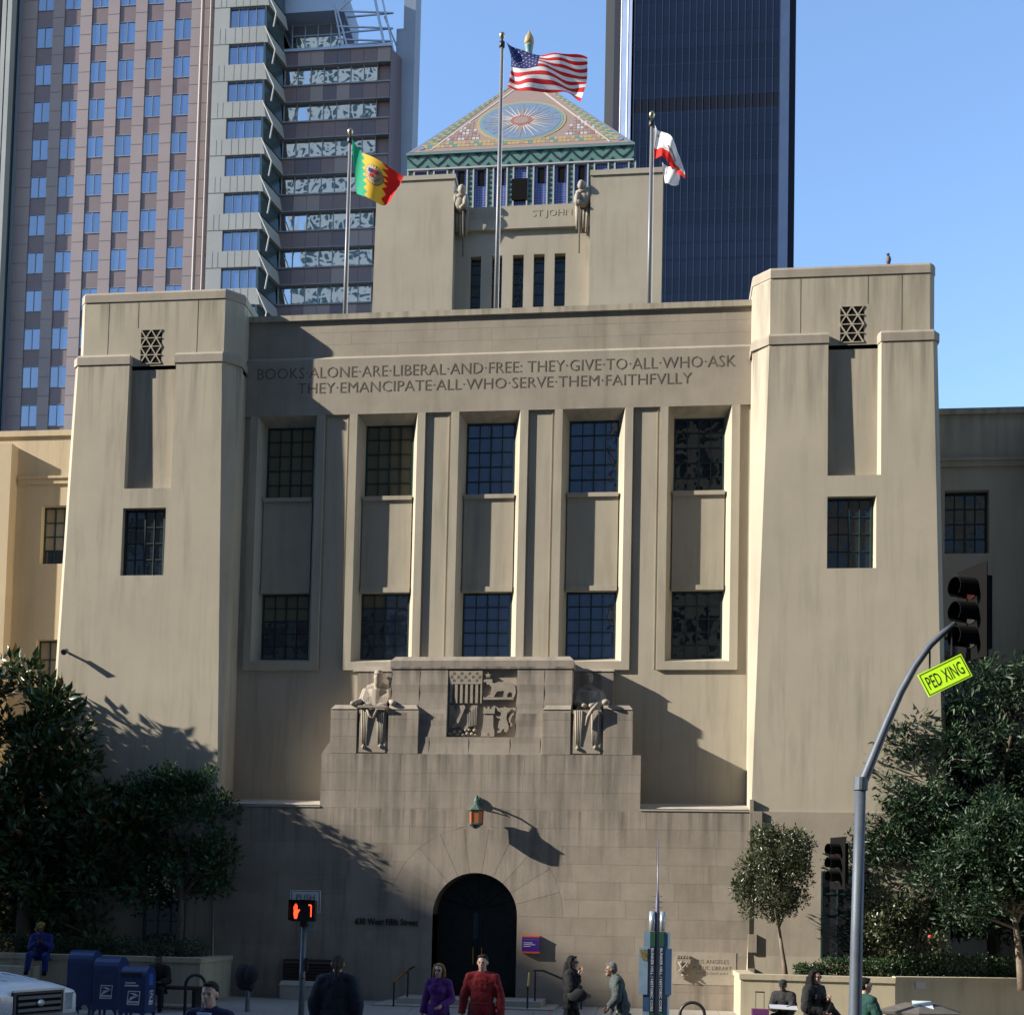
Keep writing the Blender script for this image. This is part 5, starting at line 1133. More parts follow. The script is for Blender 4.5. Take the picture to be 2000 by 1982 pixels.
b = MB(); b.box(-5.9, -4.0, -1, 1, .5, 1.2); b.box(-5.85, -4.05, -.92, .92, 1.2, 1.21); tk(b, 'load_bed', WP)
b = MB(); b.box(.0, .06, -.55, .55, .68, 1.06); tk(b, 'grille_surround', GRYP)
b = MB()
for z in (.74, .84, .94): b.box(.06, .085, -.48, .48, z, z+.05)
tk(b, 'grille_bars', mat('grille_bar_grey', (.10,.10,.11), .4)); tk(MB().box(.058, .064, -.50, .50, .71, 1.02), 'grille_mesh', BLACKM); b = MB(); b.box(.04, .07, -.58, .58, 1.06, 1.09); b.box(.04, .07, .55, .58, .7, 1.06); tk(b, 'chrome_trim', KS)
tk(MB().ell((.10, 0, .87), (.02, .09, .055)), 'badge', KS, smooth=True)
for s in (-1, 1):
    H_ = tk(MB().loft([[(.055,s*.57,z_),(.03,s*.80,z_),(-.07,s*.99,z_),(-.36,s*1.012,z_),(-.3,s*.6,z_)] for z_ in (.72,1.0)]), 'headlight', CHR, fix=True)
    tk(MB().poly([(-.30,.78),(-.10,.78),(-.10,.92),(-.30,.92)], s*1.0 if s > 0 else -1.018, s*1.018 if s > 0 else -1.0), 'turn_lamp', ORL, fix=True)
b = MB(); b.loft([[(.10,-.85,.38),(-.05,-1.0,.38),(-.3,-1.0,.38),(-.3,1.0,.38),(-.05,1.0,.38),(.10,.85,.38)], [(.14,-.85,.45),(-.03,-1.02,.45),(-.3,-1.02,.45),(-.3,1.02,.45),(-.03,1.02,.45),(.14,.85,.45)], [(.12,-.85,.66),(-.05,-1.0,.66),(-.3,-1.0,.66),(-.3,1.0,.66),(-.05,1.0,.66),(.12,.85,.66)]]); tk(b, 'bumper', mat('bumper_grey', (.16,.17,.19), .4), fix=True)
for x in (-.95, -4.9):
    for s in (-1, 1):
        W_ = tk(MB().tube([(x, s*.78, .39), (x, s*1.0, .39)], .385, 24), 'wheel', TIRE); tk(MB().tube([(x, s*.99, .39), (x, s*1.01, .39)], .22, 16), 'rim', KS)
        if s < 0 or True:
            a_ = MB(); 
            for k in range(10):
                q0, q1 = math.pi*k/10, math.pi*(k+1)/10
                a_.hexa([(x+.44*math.cos(q1), s*.9, .42+.44*math.sin(q1)), (x+.44*math.cos(q0), s*.9, .42+.44*math.sin(q0)), (x+.44*math.cos(q0), s*1.005, .42+.44*math.sin(q0)), (x+.44*math.cos(q1), s*1.005, .42+.44*math.sin(q1))],
                        [(x+.41*math.cos(q1), s*.9, .42+.41*math.sin(q1)), (x+.41*math.cos(q0), s*.9, .42+.41*math.sin(q0)), (x+.41*math.cos(q0), s*1.005, .42+.41*math.sin(q0)), (x+.41*math.cos(q1), s*1.005, .42+.41*math.sin(q1))])
            tk(a_, 'wheel_arch', BLACKM, fix=True)
tk(MB().box(-1.9, -1.75, -1.22, -1.0, 1.15, 1.38), 'mirror', GRYP)
for s in (-1, 1): tk(MB().tube([(-.1, s*.90, 1.075), (-.5, s*.93, 1.135), (-1.0, s*.935, 1.17), (-1.6, s*.935, 1.21)], .007, 5), 'hood_seam', BLACKM)
for s in (-1, 1): tk(MB().tube([(-.3, s*.3, 1.22), (-1.0, s*.42, 1.29), (-1.55, s*.5, 1.32)], .012, 6), 'hood_crease', WP)
# ------------------------------------------------------------ trees and hedges
BARK = mat('bark', (.12,.09,.065), .9, c2=(.07,.055,.04), scale=10, bump=.6); BARKP = mat('pale_bark', (.20,.16,.12), .9, c2=(.13,.10,.08), scale=10, bump=.4)
def leafmat(name, a, b_, c, rough=.35):
    m = mat(name, a, rough, var=0, spec=.5); n_ = m.node_tree; N = n_.nodes; L = n_.links
    at = N.new('ShaderNodeAttribute'); at.attribute_name = 'leafv'; cr = N.new('ShaderNodeValToRGB')
    cr.color_ramp.elements[0].color = (*a, 1); cr.color_ramp.elements[1].color = (*c, 1); cr.color_ramp.elements[1].position = .97
    e = cr.color_ramp.elements.new(.6); e.color = (*b_, 1); e2 = cr.color_ramp.elements.new(.9); e2.color = (*b_, 1)
    L.new(at.outputs['Fac'], cr.inputs[0]); P_ = N['Principled BSDF']; L.new(cr.outputs[0], P_.inputs['Base Color'])
    tr = N.new('ShaderNodeBsdfTranslucent'); L.new(cr.outputs[0], tr.inputs[0]); mx = N.new('ShaderNodeMixShader'); mx.inputs[0].default_value = .18
    L.new(P_.outputs[0], mx.inputs[1]); L.new(tr.outputs[0], mx.inputs[2]); L.new(mx.outputs[0], N['Material Output'].inputs[0]); return m
LM_MAG = leafmat('magnolia_leaf', (.022,.05,.015), (.038,.075,.022), (.16,.075,.02), .3)
LM_DK = leafmat('dark_leaf', (.018,.055,.018), (.035,.085,.028), (.08,.15,.045), .4)
LM_OL = leafmat('olive_leaf', (.035,.045,.02), (.055,.07,.03), (.10,.11,.06), .35)
LM_FE = leafmat('fern_leaf', (.010,.028,.012), (.018,.045,.017), (.045,.085,.03), .5)
LM_BR = leafmat('bronze_leaf', (.012,.026,.011), (.02,.028,.013), (.055,.038,.02), .6)
LM_HG = leafmat('hedge_leaf', (.015,.04,.012), (.03,.06,.02), (.08,.11,.05), .4)
def leaves(name, m, parent, centres, radii, n, size, aspect=.42, droop=.2, surf=.5, up=.5, seed=1):
    rng = np.random.default_rng(seed); cen = np.array(centres, float); rad = np.array(radii, float)
    if rad.ndim == 1: rad = np.repeat(rad[:, None], 3, 1)
    wgt = rad.prod(1)**.8; idx = rng.choice(len(cen), n, p=wgt/wgt.sum())
    d = rng.normal(size=(n, 3)); d /= np.linalg.norm(d, axis=1)[:, None]
    r = rng.uniform(0, 1, n)**(surf*.5+.1); p = cen[idx]+d*rad[idx]*r[:, None]*(1+.12*rng.normal(size=(n, 1)))
    ax = d*.9+rng.normal(size=(n, 3))*.6+np.array([0, 0, up-droop]); ax /= np.linalg.norm(ax, axis=1)[:, None]
    sd = np.cross(ax, rng.normal(size=(n, 3))+np.array([0, 0, .8])); sd /= np.linalg.norm(sd, axis=1)[:, None]; nm = np.cross(sd, ax)
    L_ = (size*np.clip(rng.normal(.92, .28, n), .35, 1.6))[:, None]; W_ = L_*aspect/2; f = L_*.07
    v = np.stack([p, p+ax*L_*.4+sd*W_-nm*f*0, p+ax*L_-nm*L_*.08, p+ax*L_*.4-sd*W_, p+ax*L_*.45-nm*f*1.3], 1).reshape(-1, 3)
    c = (v.min(0)+v.max(0))/2
    me = bpy.data.meshes.new(name); me.vertices.add(len(v)); me.vertices.foreach_set('co', (v-c).ravel())
    base = np.arange(n)[:, None]*5
    tri = np.concatenate([base+np.array([[0, 1, 4]]), base+np.array([[1, 2, 4]]), base+np.array([[2, 3, 4]]), base+np.array([[3, 0, 4]])], 1).reshape(-1)
    nt_ = n*4; me.loops.add(nt_*3); me.loops.foreach_set('vertex_index', tri.astype(np.int32)); me.polygons.add(nt_); me.polygons.foreach_set('loop_start', np.arange(0, nt_*3, 3, dtype=np.int32))
    me.update(); at = me.attributes.new('leafv', 'FLOAT', 'POINT'); at.data.foreach_set('value', np.repeat(rng.uniform(0, 1, n), 5).astype(np.float32))
    me.materials.append(m); o = link(name, me, parent, c.tolist()); o['kind'] = 'stuff'; return o
def clumps(env, n, rmin, rmax, seed):
    rng = np.random.default_rng(seed); C_, R_ = [], []
    env = [(np.array(c, float), np.array(r, float)) for c, r in env]; w_ = np.array([r.prod() for _, r in env]); w_ /= w_.sum()
    for i in range(n):
        k = rng.choice(len(env), p=w_); c, r = env[k]; d = rng.normal(size=3); d /= np.linalg.norm(d); rr = rng.uniform(.35, 1)**.6
        C_.append(c+d*r*rr); R_.append(rng.uniform(rmin, rmax))
    return C_, R_
def tree(name, label, base, top, env, ncl, rc, nl, size, lm, bark, r0, seed, group=None, limbs=9, **k):
    T = thing(name, base, label, 'tree', group)
    C_, R_ = clumps(env, ncl, rc[0], rc[1], seed); rnd = random.Random(seed)
    B = Vector(base); Tp = Vector(top); b = MB()
    mid_ = (B+Tp)/2+Vector((rnd.uniform(-.08, .08), 0, 0)); b.tube([B-Vector((0, 0, .1)), B.lerp(mid_, .5), mid_, Tp], [r0*1.25, r0, r0*.85, r0*.6], 10)
    b.obj('trunk', bark, T, True)
    for i in range(limbs):
        c = Vector(C_[i % len(C_)].tolist()); s_ = B.lerp(Tp, rnd.uniform(.65, 1)); m_ = s_.lerp(c, .5)+Vector((rnd.uniform(-.15, .15), rnd.uniform(-.15, .15), rnd.uniform(0, .2)))
        MB().tube([s_, m_, c], [r0*.45, r0*.3, r0*.12], 6).obj('branch', bark, T, True)
    b = MB()
    for c in C_[limbs:limbs+60]:
        c = Vector(c.tolist()); n_ = min((Vector(q.tolist()) for q in C_[:limbs]), key=lambda q: (q-c).length); b.tube([n_.lerp(Tp, .25), n_.lerp(c, .6), c], [r0*.14, r0*.1, r0*.04], 5)
    tag(b.obj('twigs', bark, T), kind='stuff')
    leaves('crown', lm, T, C_, R_, nl, size, seed=seed, **k); return T
tree('magnolia_tree', 'big dark magnolia with bronze-backed leaves at the left edge of the photo', (-14.2,-1.9,1.1), (-14.2,-1.9,4.2), [((-15.0,-1.9,5.6),(2.1,.8,2.6)),((-14.0,-1.9,4.2),(2.4,.75,1.6)),((-13.7,-1.9,6.2),(1.0,.65,1.3)),((-12.5,-1.9,3.9),(1.2,.6,1.0)),((-15,-1.9,3),(1.8,.8,1.2))], 150, (.28,.5), 13000, .24, LM_MAG, BARK, .16, 3, limbs=12, aspect=.4, up=.7)
tree('street_tree', 'small dark green tree before the left tower, above the black bench', (-10.5,-2.0,1.1), (-10.45,-2.0,3.0), [((-10.7,-1.75,4.2),(1.35,.5,1.2)),((-10.3,-1.75,3.2),(1.15,.5,.8)),((-10.9,-1.7,5.0),(1.0,.4,.65)),((-10.2,-1.7,4.9),(.9,.35,.55))], 110, (.16,.3), 13000, .105, LM_DK, BARK, .085, 5, limbs=12, aspect=.5, up=.8)
for (x, z, h_) in ((-11.75, 5.0, .9), (-11.1, 5.2, .6), (-10.6, 5.2, .85), (-10.2, 5.2, .75), (-9.9, 4.9, .7)): pass
tree('magnolia_tree', 'shaded broad-leaved tree low at the far left behind the planter', (-16.2,-1.4,1.1), (-16,-1.4,3.0), [((-15.5,-1.3,3.0),(2.5,.8,1.8)),((-12.8,-1.7,2.3),(1.9,.6,1.1))], 90, (.3,.5), 7000, .17, LM_DK, BARK, .1, 9, aspect=.45)
tree('olive_tree', 'small round-headed tree in sun between the name stone and the signal mast', (2.88,-2.1,1.08), (2.68,-2.1,2.35), [((2.65,-2.1,3.55),(.75,.6,.75)),((2.55,-2.1,2.9),(.72,.6,.6)),((2.9,-2.1,3.75),(.5,.4,.5)),((2.2,-2.1,3.4),(.35,.35,.35))], 120, (.12,.26), 15000, .075, LM_OL, BARKP, .05, 11, limbs=10, aspect=.45, up=.5)
tree('pepper_tree', 'large dark feathery-leaved tree rising behind the PED XING sign', (7.6,-.4,1.1), (7.4,-.4,4.4), [((5.2,-.9,3.4),(1.5,.6,1.6)),((6.2,-.6,3.6),(2.3,.9,1.9)),((6.6,-.6,5.0),(2.2,1.1,2.2)),((7.9,-.6,6.6),(1.9,1.1,1.7)),((5.4,-.8,3.2),(1.2,.8,1.5)),((5.6,-.6,5.6),(1.0,.7,.9)),((8.6,-.4,4),(2.4,1,2.4)),((6.0,-.7,6.5),(.7,.6,.5))], 330, (.26,.46), 56000, .15, LM_FE, BARK, .14, 13, limbs=14, aspect=.3, droop=.5)
tree('broadleaf_tree', 'low broad dark green tree at the right edge before the taller feathery tree', (7.6,-2.3,1.1), (7.4,-2.4,2.7), [((7.6,-2.6,3.9),(1.5,.7,1.1)),((6.5,-2.4,3.2),(1.1,.6,.9)),((8.6,-2.6,3.2),(1.2,.7,1.1))], 150, (.24,.42), 26000, .13, LM_FE, BARKP, .08, 17, limbs=12, aspect=.34)
def bush(name, label, env, ncl, rc, nl, size, lm, seed, cat='shrub', group=None, **k):
    c = env[0][0]; T = thing(name, (c[0], c[1], 1.08), label, cat, group); C_, R_ = clumps(env, ncl, rc[0], rc[1], seed)
    b = MB(); 
    for q in C_[:14]: b.tube([(c[0]+(q[0]-c[0])*.6, c[1], 1.05), tuple(q)], [.02, .008], 5)
    tag(b.obj('stems', BARK, T), kind='stuff'); leaves('foliage', lm, T, C_, R_, nl, size, seed=seed, **k); return T
CM = bush('camellia_bush', 'pale-leaved bush with one red bloom under the feathery tree', [((5.3,-2.0,2.0),(1.0,.45,.75)),((4.9,-1.9,2.2),(.6,.4,.8))], 60, (.15,.3), 5500, .085, LM_OL, 21, aspect=.55)
MB().ell((5.72,-2.5,2.05), (.045,.03,.04)).obj('bloom', mat('red_bloom', (.5,.05,.04), .6), CM, True)
def hedge(label, x0, x1, y0, y1, z0, z1, n, seed, slope=(0, 0)):
    T = thing('hedge', ((x0+x1)/2, (y0+y1)/2, z0), label, 'hedge', 'clipped hedges on the planters'); rng = np.random.default_rng(seed)
    C_, R_ = [], []; m_ = int((x1-x0)/.22)
    for i in range(m_):
        for j in range(2):
            for k in range(2):
                x = x0+(i+.5)*(x1-x0)/m_; yy = y0+(j+.5)*(y1-y0)/2+(x-x0)*slope[0]; C_.append((x, yy, z0+(k+.5)*(z1-z0)/2+rng.uniform(-.03, .03))); R_.append((.17, (y1-y0)/4*1.1, (z1-z0)/4*1.25))
    leaves('foliage', LM_HG, T, C_, R_, n, .05, aspect=.6, seed=seed); return T
hedge('long low clipped hedge behind the right planter wall', 3.55, 4.95, -2.6, -2.15, 1.08, 1.55, 6000, 31)
hedge('dark clipped hedge along the shaded bend of the planter', 4.95, 9.2, -2.6, -2.1, 1.08, 1.66, 12000, 32, (.33, 0))
hedge('small round clipped shrub at the foot of the sunlit little tree', 3.0, 3.6, -2.62, -2.2, 1.08, 1.42, 2200, 33)
hedge('dark hedge behind the left planter wall and mailboxes', -16.5, -9.75, -2.6, -2.1, 1.1, 1.62, 14000, 34)

# ------------------------------------------------------------ people and statues
PEND = []
def bodymesh(mb, name, m, parent, voxel, smooth=3, wrinkle=0, extra=None, loc_parent=True, wsize=.12):
    me, c = mb.mesh(name, m, True, centre=False); o = bpy.data.objects.new(name, me); SC.collection.objects.link(o); o.parent = parent
    r = o.modifiers.new('r', 'REMESH'); r.mode = 'VOXEL'; r.voxel_size = voxel; r.use_smooth_shade = True
    s = o.modifiers.new('s', 'SMOOTH'); s.iterations = smooth; s.factor = .5
    if wrinkle:
        tx = bpy.data.textures.new('folds', 'CLOUDS'); tx.noise_scale = wsize; tx.noise_depth = 2
        d = o.modifiers.new('d', 'DISPLACE'); d.texture = tx; d.strength = wrinkle; d.mid_level = .5
    PEND.append((o, extra, m)); return o
def finish_bodies():
    dg = bpy.context.evaluated_depsgraph_get(); out = []
    for o, extra, m in PEND: out.append(bpy.data.meshes.new_from_object(o.evaluated_get(dg)))
    for (o, extra, m), me in zip(PEND, out):
        o.modifiers.clear(); old = o.data
        if extra and extra.v:
            n0 = len(me.vertices); v = np.empty(n0*3); me.vertices.foreach_get('co', v); vs = v.reshape(-1, 3).tolist()+[tuple(q) for q in extra.v]
            fs = [tuple(p.vertices) for p in me.polygons]+[tuple(i+n0 for i in f) for f in extra.f]
            m2 = bpy.data.meshes.new(o.name); m2.from_pydata(vs, [], fs); m2.materials.append(m); m2.shade_smooth(); me = m2
        o.data = me
SKIN = [mat('skin_fair', (.42,.25,.18), .55), mat('skin_brown', (.16,.085,.05), .55), mat('skin_dark', (.05,.028,.018), .5)]
LIP = mat('lip', (.30,.10,.09), .5); EYE = mat('eye', (.02,.015,.012), .2)
V = Vector
def person(label, x, y, g, H, rz, skin=0, J=None, top=None, trousers=None, hair=('short', (.02,.014,.01)), coat=None, extras=None, arms='down', head_turn=0, head_pitch=0, sleeve=True, cat='person', group='people on the street', female=False, w=1.0):
    T = tag(link('person', None, None, (x, y, g)), label, cat, group); T['_loc'] = 1; T.rotation_euler = (0, 0, rz); s = H/1.75; T.scale = (s, s, s)
    D = dict(pel=(0,0,.95), neck=(0,0,1.47), head=(0,-.02,1.625), shL=(.18,0,1.42), shR=(-.18,0,1.42), elL=(.235,.02,1.13), elR=(-.235,.02,1.13), wrL=(.25,-.04,.88), wrR=(-.25,-.04,.88),
             hiL=(.09,0,.92), hiR=(-.09,0,.92), knL=(.10,-.01,.5), knR=(-.10,-.01,.5), anL=(.10,.02,.09), anR=(-.10,.02,.09))
    if J: D.update(J)
    D = {k: V(v) for k, v in D.items()}
    if female:
        for k in ('shL', 'shR', 'elL', 'elR'): D[k] = V((D[k].x*.9, D[k].y, D[k].z))
    lat = (D['shL']-D['shR']).normalized(); axt = (D['neck']-D['pel']).normalized(); fr = lat.cross(axt).normalized()   # fr points backwards? (lat x up) = -y..
    Rm = Matrix((lat, fr, axt)).transposed() if False else Matrix([[lat.x, fr.x, axt.x], [lat.y, fr.y, axt.y], [lat.z, fr.z, axt.z]])
    at = lambda a, t_, f=0: D['pel'].lerp(D['neck'], t_)+lat*a+fr*f
    def torso(mb, o_=0, hem=None):
        mb.ell(at(0, .72), ((.15 if female else .165)*w+o_, .105+o_, .19+o_), 16, 10, Rm); mb.ell(at(0, .36), ((.118 if female else .145)*w+o_, .10+o_, .17+o_), 16, 10, Rm); mb.ell(at(0, .02), (.158*w+o_, .115+o_, .13+o_), 16, 10, Rm)
        mb.tube([D['shR'], at(0, .93), D['shL']], [.058+o_, .07+o_, .058+o_], 12); mb.tube([at(0, .84), D['neck']], [.11+o_, .062+o_*.6], 12)
        if female: mb.ell(at(.07, .68, 0)-fr*0+V((0, 0, 0))+(-fr if fr.y > 0 else fr)*.075, (.065+o_, .06+o_, .06+o_)); mb.ell(at(-.07, .68)+(-fr if fr.y > 0 else fr)*.075, (.065+o_, .06+o_, .06+o_))
    b = MB(); torso(b)
    for q in 'LR':
        b.tube([D['sh'+q], D['el'+q]], [.052, .04], 10); b.tube([D['el'+q], D['wr'+q]], [.04, .027], 10); b.ell(D['el'+q], (.041,)*3, 8, 6)
        b.tube([D['hi'+q], D['kn'+q]], [.085, .055], 10); b.tube([D['kn'+q], D['an'+q]], [.055, .038], 10); b.ell(D['kn'+q], (.056,)*3, 8, 6)
        d = (D['wr'+q]-D['el'+q]).normalized(); b.ell(D['wr'+q]+d*.045, (.04, .02, .05), 10, 6, d.to_track_quat('Z', 'X').to_matrix())
    hd = D['head']; b.tube([D['neck']-axt*.03, hd-V((0, -.01, .05))], [.058, .055], 12)
    HR = Matrix.Rotation(head_turn, 3, 'Z') @ Matrix.Rotation(head_pitch, 3, 'X')
    hp = lambda p: hd+HR @ V(p)
    hb = lambda mb, p, r, n_=12, m_=8: mb.ell(hp(p), r, n_, m_, HR)
    hb(b, (0,.012,.03), (.074,.092,.088), 16, 12); hb(b, (0,-.03,-.035), (.056,.058,.078), 14, 10); hb(b, (0,-.055,-.088), (.028,.026,.022)); hb(b, (0,-.078,.022), (.05,.014,.012)); hb(b, (.035,-.06,-.02), (.022,.02,.02)); hb(b, (-.035,-.06,-.02), (.022,.02,.02))
    for sx in (-1, 1): hb(b, (sx*.076,.012,-.002), (.012,.02,.032), 8, 6)
    b.tube([hp((0,-.084,.015)), hp((0,-.108,-.022))], [.009,.015], 8); hb(b, (0,-.083,-.055), (.024,.012,.011))
    ex = MB()                                           # five fingers on each hand
    for q in 'LR':
        d = (D['wr'+q]-D['el'+q]).normalized(); sd = V((0, 1, 0))-d*d.y; sd = sd.normalized() if sd.length > .1 else V((1, 0, 0)); nm_ = d.cross(sd).normalized()*(1 if q == 'L' else -1)
        p0 = D['wr'+q]+d*.08
        for i in range(4):
            o_ = sd*((i-1.5)*.019); L_ = (.06, .07, .066, .052)[i]; ex.tube([p0+o_, p0+o_+d*L_*.5-nm_*.004, p0+o_+d*L_*.85-nm_*.02, p0+o_+d*L_*.9-nm_*.034], [.0085, .008, .0075, .006], 6)
        ex.tube([D['wr'+q]+d*.03-sd*.025, D['wr'+q]+d*.06-sd*.045, D['wr'+q]+d*.095-sd*.05], [.011, .009, .007], 6)
    bodymesh(b, 'body', SKIN[skin], T, .011, 3, extra=ex)
    ey = MB()
    for sx in (-1, 1): hb(ey, (sx*.031,-.079,.002), (.012,.007,.006), 8, 6)
    ey.obj('eyes', EYE, T, True, local=True)
    HM = mat('hair', hair[1], .8, bump=.8, bscale=90, coord='obj', spec=.25)
    br = MB()
    for sx in (-1, 1): br.tube([hp((sx*.014,-.091,.020)), hp((sx*.048,-.080,.022))], .0045, 5)
    br.obj('eyebrows', HM, T, local=True)
    lp = MB(); hb(lp, (0,-.092,-.056), (.02,.005,.006), 8, 6); lp.obj('lips', LIP, T, True, local=True)
    h_ = MB(); k = hair[0]
    if k != 'bald':
        hb(h_, (0,.024,.048), (.08,.09,.082), 16, 10); hb(h_, (0,.05,.01), (.078,.068,.085), 14, 10)
        hb(h_, (0,-.045,.098), (.055,.032,.02))
    if k == 'ponytail': h_.tube([hp((0,.1,.05)), hp((0,.135,-.02)), hp((.005,.14,-.12)), hp((.02,.11,-.24))], [.03,.036,.032,.012], 10)
    if k in ('bob', 'long'):
        for sx in (-1, 1): h_.tube([hp((sx*.05,0,.09)), hp((sx*.088,.02,0)), hp((sx*.092,.015,-.09)), hp((sx*.075,.0,-.13 if k == 'bob' else -.26))], [.04,.034,.034,.016 if k == 'bob' else .03], 10)
        hb(h_, (0,.06,-.06), (.085,.045,.1)) 
        if k == 'long': h_.tube([hp((0,.07,0)), hp((0,.09,-.15)), hp((0,.1,-.35)), hp((0,.09,-.5))], [.08,.085,.08,.04], 12)
    if h_.v: bodymesh(h_, 'hair', HM, T, .009, 2, .008, wsize=.03)
    # clothes
    if trousers:
        b = MB(); o_ = .012; b.ell(at(0, .0), (.142*w+o_, .10+o_, .12), 16, 10, Rm)
        for q in 'LR': b.tube([D['hi'+q], D['kn'+q]], [.078+o_, .068+o_], 12); b.tube([D['kn'+q], D['an'+q]], [.068+o_, .055+o_], 12); b.ell(D['kn'+q], (.07+o_,)*3, 8, 6)
        bodymesh(b, 'trousers', trousers, T, .016, 3, .012)
    def garment(m, nm_, o_, hem, sl=True, col_=None):
        b = MB(); torso(b, o_)
        if hem < .95:
            b.loft([[at(0, .2)+lat*(.16*w+o_)*math.cos(a)+fr*(.12+o_)*math.sin(a) for a in [2*math.pi*i/16 for i in range(16)]], [V((D['pel'].x, D['pel'].y, hem))+V(((.2*w+o_)*math.cos(a), (.15+o_)*math.sin(a), 0)) for a in [2*math.pi*i/16 for i in range(16)]]])
        if sl:
            for q in 'LR':
                b.tube([D['sh'+q], D['el'+q]], [.062+o_, .052+o_], 12); b.tube([D['el'+q], D['el'+q].lerp(D['wr'+q], .95)], [.052+o_, .038+o_], 12); b.ell(D['el'+q], (.053+o_,)*3, 8, 6); b.ell(D['sh'+q]-axt*.008, (.068+o_, .07+o_, .062+o_), 10, 8); b.tube([at(0, .78), D['sh'+q].lerp(D['el'+q], .3)], [.1+o_, .064+o_], 12)
        bodymesh(b, nm_, m, T, .012, 3, .026, wsize=.07)
    if top: garment(top, 'shirt', .016, min(.80, D['pel'].z-.12))
    if coat: garment(coat[0], 'coat', .032, coat[1])
    for q in 'LR':
        b = MB(); a_ = D['an'+q]; b.ell((a_.x, a_.y-.06, a_.z-.04), (.045, .13, .05)); b.obj('shoe', BLACKM, T, True, local=True)
    if extras: extras(T, hp, D, HR)
    return T
def glasses(T, hp, D, HR, up=0):
    b = MB()
    for sx in (-1, 1): b.ell(hp((sx*.033, -.093+up*.05, .005+up*.09)), (.028, .008, .02), 10, 6, HR); b.tube([hp((sx*.06, -.088+up*.05, .008+up*.09)), hp((sx*.078, .0, .01+up*.06))], .004, 5)
    b.obj('sunglasses', mat('dark_lens', (.01,.012,.02), .08) if 'dark_lens' not in bpy.data.materials else bpy.data.materials['dark_lens'], T, True, local=True)
CLOTH = lambda n_, c: mat('cloth_'+n_, c, .9, c2=tuple(v*.75 for v in c), scale=8, bump=.3, bscale=90, coord='obj')
c_navy, c_purple, c_red, c_black, c_suit = CLOTH('navy', (.012,.014,.05)), CLOTH('purple', (.105,.018,.155)), CLOTH('red', (.23,.010,.012)), CLOTH('black', (.008,.008,.009)), CLOTH('suit', (.010,.013,.024))
c_jean, c_grey, c_khaki, c_green, c_blue, c_char = CLOTH('denim', (.02,.03,.06)), CLOTH('grey_green', (.06,.075,.075)), CLOTH('khaki', (.22,.18,.12)), CLOTH('green', (.006,.05,.04)), CLOTH('royal', (.010,.022,.15)), CLOTH('charcoal', (.02,.02,.022))
def collar(T, hp, D, HR):
    n_ = D['neck']; MB().lathe((n_.x, n_.y-.0, n_.z-.035), [(.085,-.02),(.082,.02),(.066,.055),(.062,.05),(.075,.0)], 16).obj('collar', mat('pale_blue_cotton', (.42,.48,.58), .8), T, True, local=True)
    MB().poly([(-.03, n_.z-.10), (.03, n_.z-.10), (.07, n_.z-.01), (-.07, n_.z-.01)], -.135, -.09).obj('shirt_front', bpy.data.materials['pale_blue_cotton'], T, local=True, fix=True)
person('man with short dark hair, blue collar and navy jumper crossing the street', -4.16, -17.2, -.15, 1.76, math.radians(-8), 0, top=c_navy, trousers=c_jean, extras=collar, head_turn=.1)
def collarw(T, hp, D, HR): n_ = D['neck']; MB().lathe((n_.x, n_.y, n_.z-.0), [(.072,-.03),(.066,.02),(.06,.02)], 16).obj('collar', WHITE, T, True, local=True)
person('ponytailed man in a dark suit seen from behind by the pedestrian signal', -4.14, -12.5, -.15, 1.88, math.radians(178), 0, top=CLOTH('white_shirt', (.6,.6,.62)), trousers=c_suit, coat=(c_suit, .72), hair=('ponytail', (.05,.03,.022)), extras=collarw, head_turn=.25, w=1.15, J=dict(elL=(.28,.03,1.14), elR=(-.28,.03,1.14)))
person('smiling blonde woman in sunglasses and a purple top', -3.36, -9.0, -.15, 1.66, math.radians(-8), 0, top=c_purple, trousers=c_jean, hair=('bob', (.22,.13,.05)), female=True, w=1.08, extras=lambda T, hp, D, HR: glasses(T, hp, D, HR),
       J=dict(elL=(.25,.03,1.14), wrL=(.11,-.19,1.04), elR=(-.26,.02,1.14), wrR=(-.28,-.02,.88)))
person('man in a red sweater with sunglasses pushed up on his head', -2.52, -10.0, -.15, 1.85, math.radians(-3), 0, top=c_red, trousers=c_jean, extras=lambda T, hp, D, HR: glasses(T, hp, D, HR, 1.0), w=1.1, J=dict(elL=(.27,.02,1.13), elR=(-.27,.02,1.13), wrL=(.29,-.04,.88), wrR=(-.29,-.04,.88)))
def bagf(T, hp, D, HR):
    glasses(T, hp, D, HR)
    B_ = tag(link('shoulder_bag', None, None, (T.location.x+.2, T.location.y-.2, 1.0)), 'grey leather bag under the arm of the black-coated woman', 'bag')
    MB().ell((T.location.x+.12, T.location.y-.24, .98), (.17, .08, .12)).obj('pouch', CLOTH('bag_grey', (.03,.03,.035)), B_, True); MB().tube([(T.location.x+.0, T.location.y-.22, 1.02), (T.location.x+.03, T.location.y-.2, 1.36), (T.location.x+.22, T.location.y-.22, 1.02)], .012, 6).obj('strap', BLACK, B_)
person('woman with long black hair and black coat walking right past the steps', -1.32, -7.55, -.02, 1.66, math.radians(80), 0, top=c_black, trousers=c_black, coat=(c_black, .55), hair=('long', (.006,.005,.006)), female=True, extras=bagf, w=1.05,
       J=dict(elR=(-.26,-.05,1.15), wrR=(-.08,-.15,1.42), elL=(.24,.02,1.14), wrL=(.2,-.2,1.05), anR=(-.1,.2,.12), knR=(-.1,.05,.5), anL=(.1,-.2,.09), knL=(.1,-.12,.5)))
PK = thing('shopping_bag', (-1.72, -7.6, .5), 'bright pink shopping bag carried low behind the black-coated woman', 'bag')
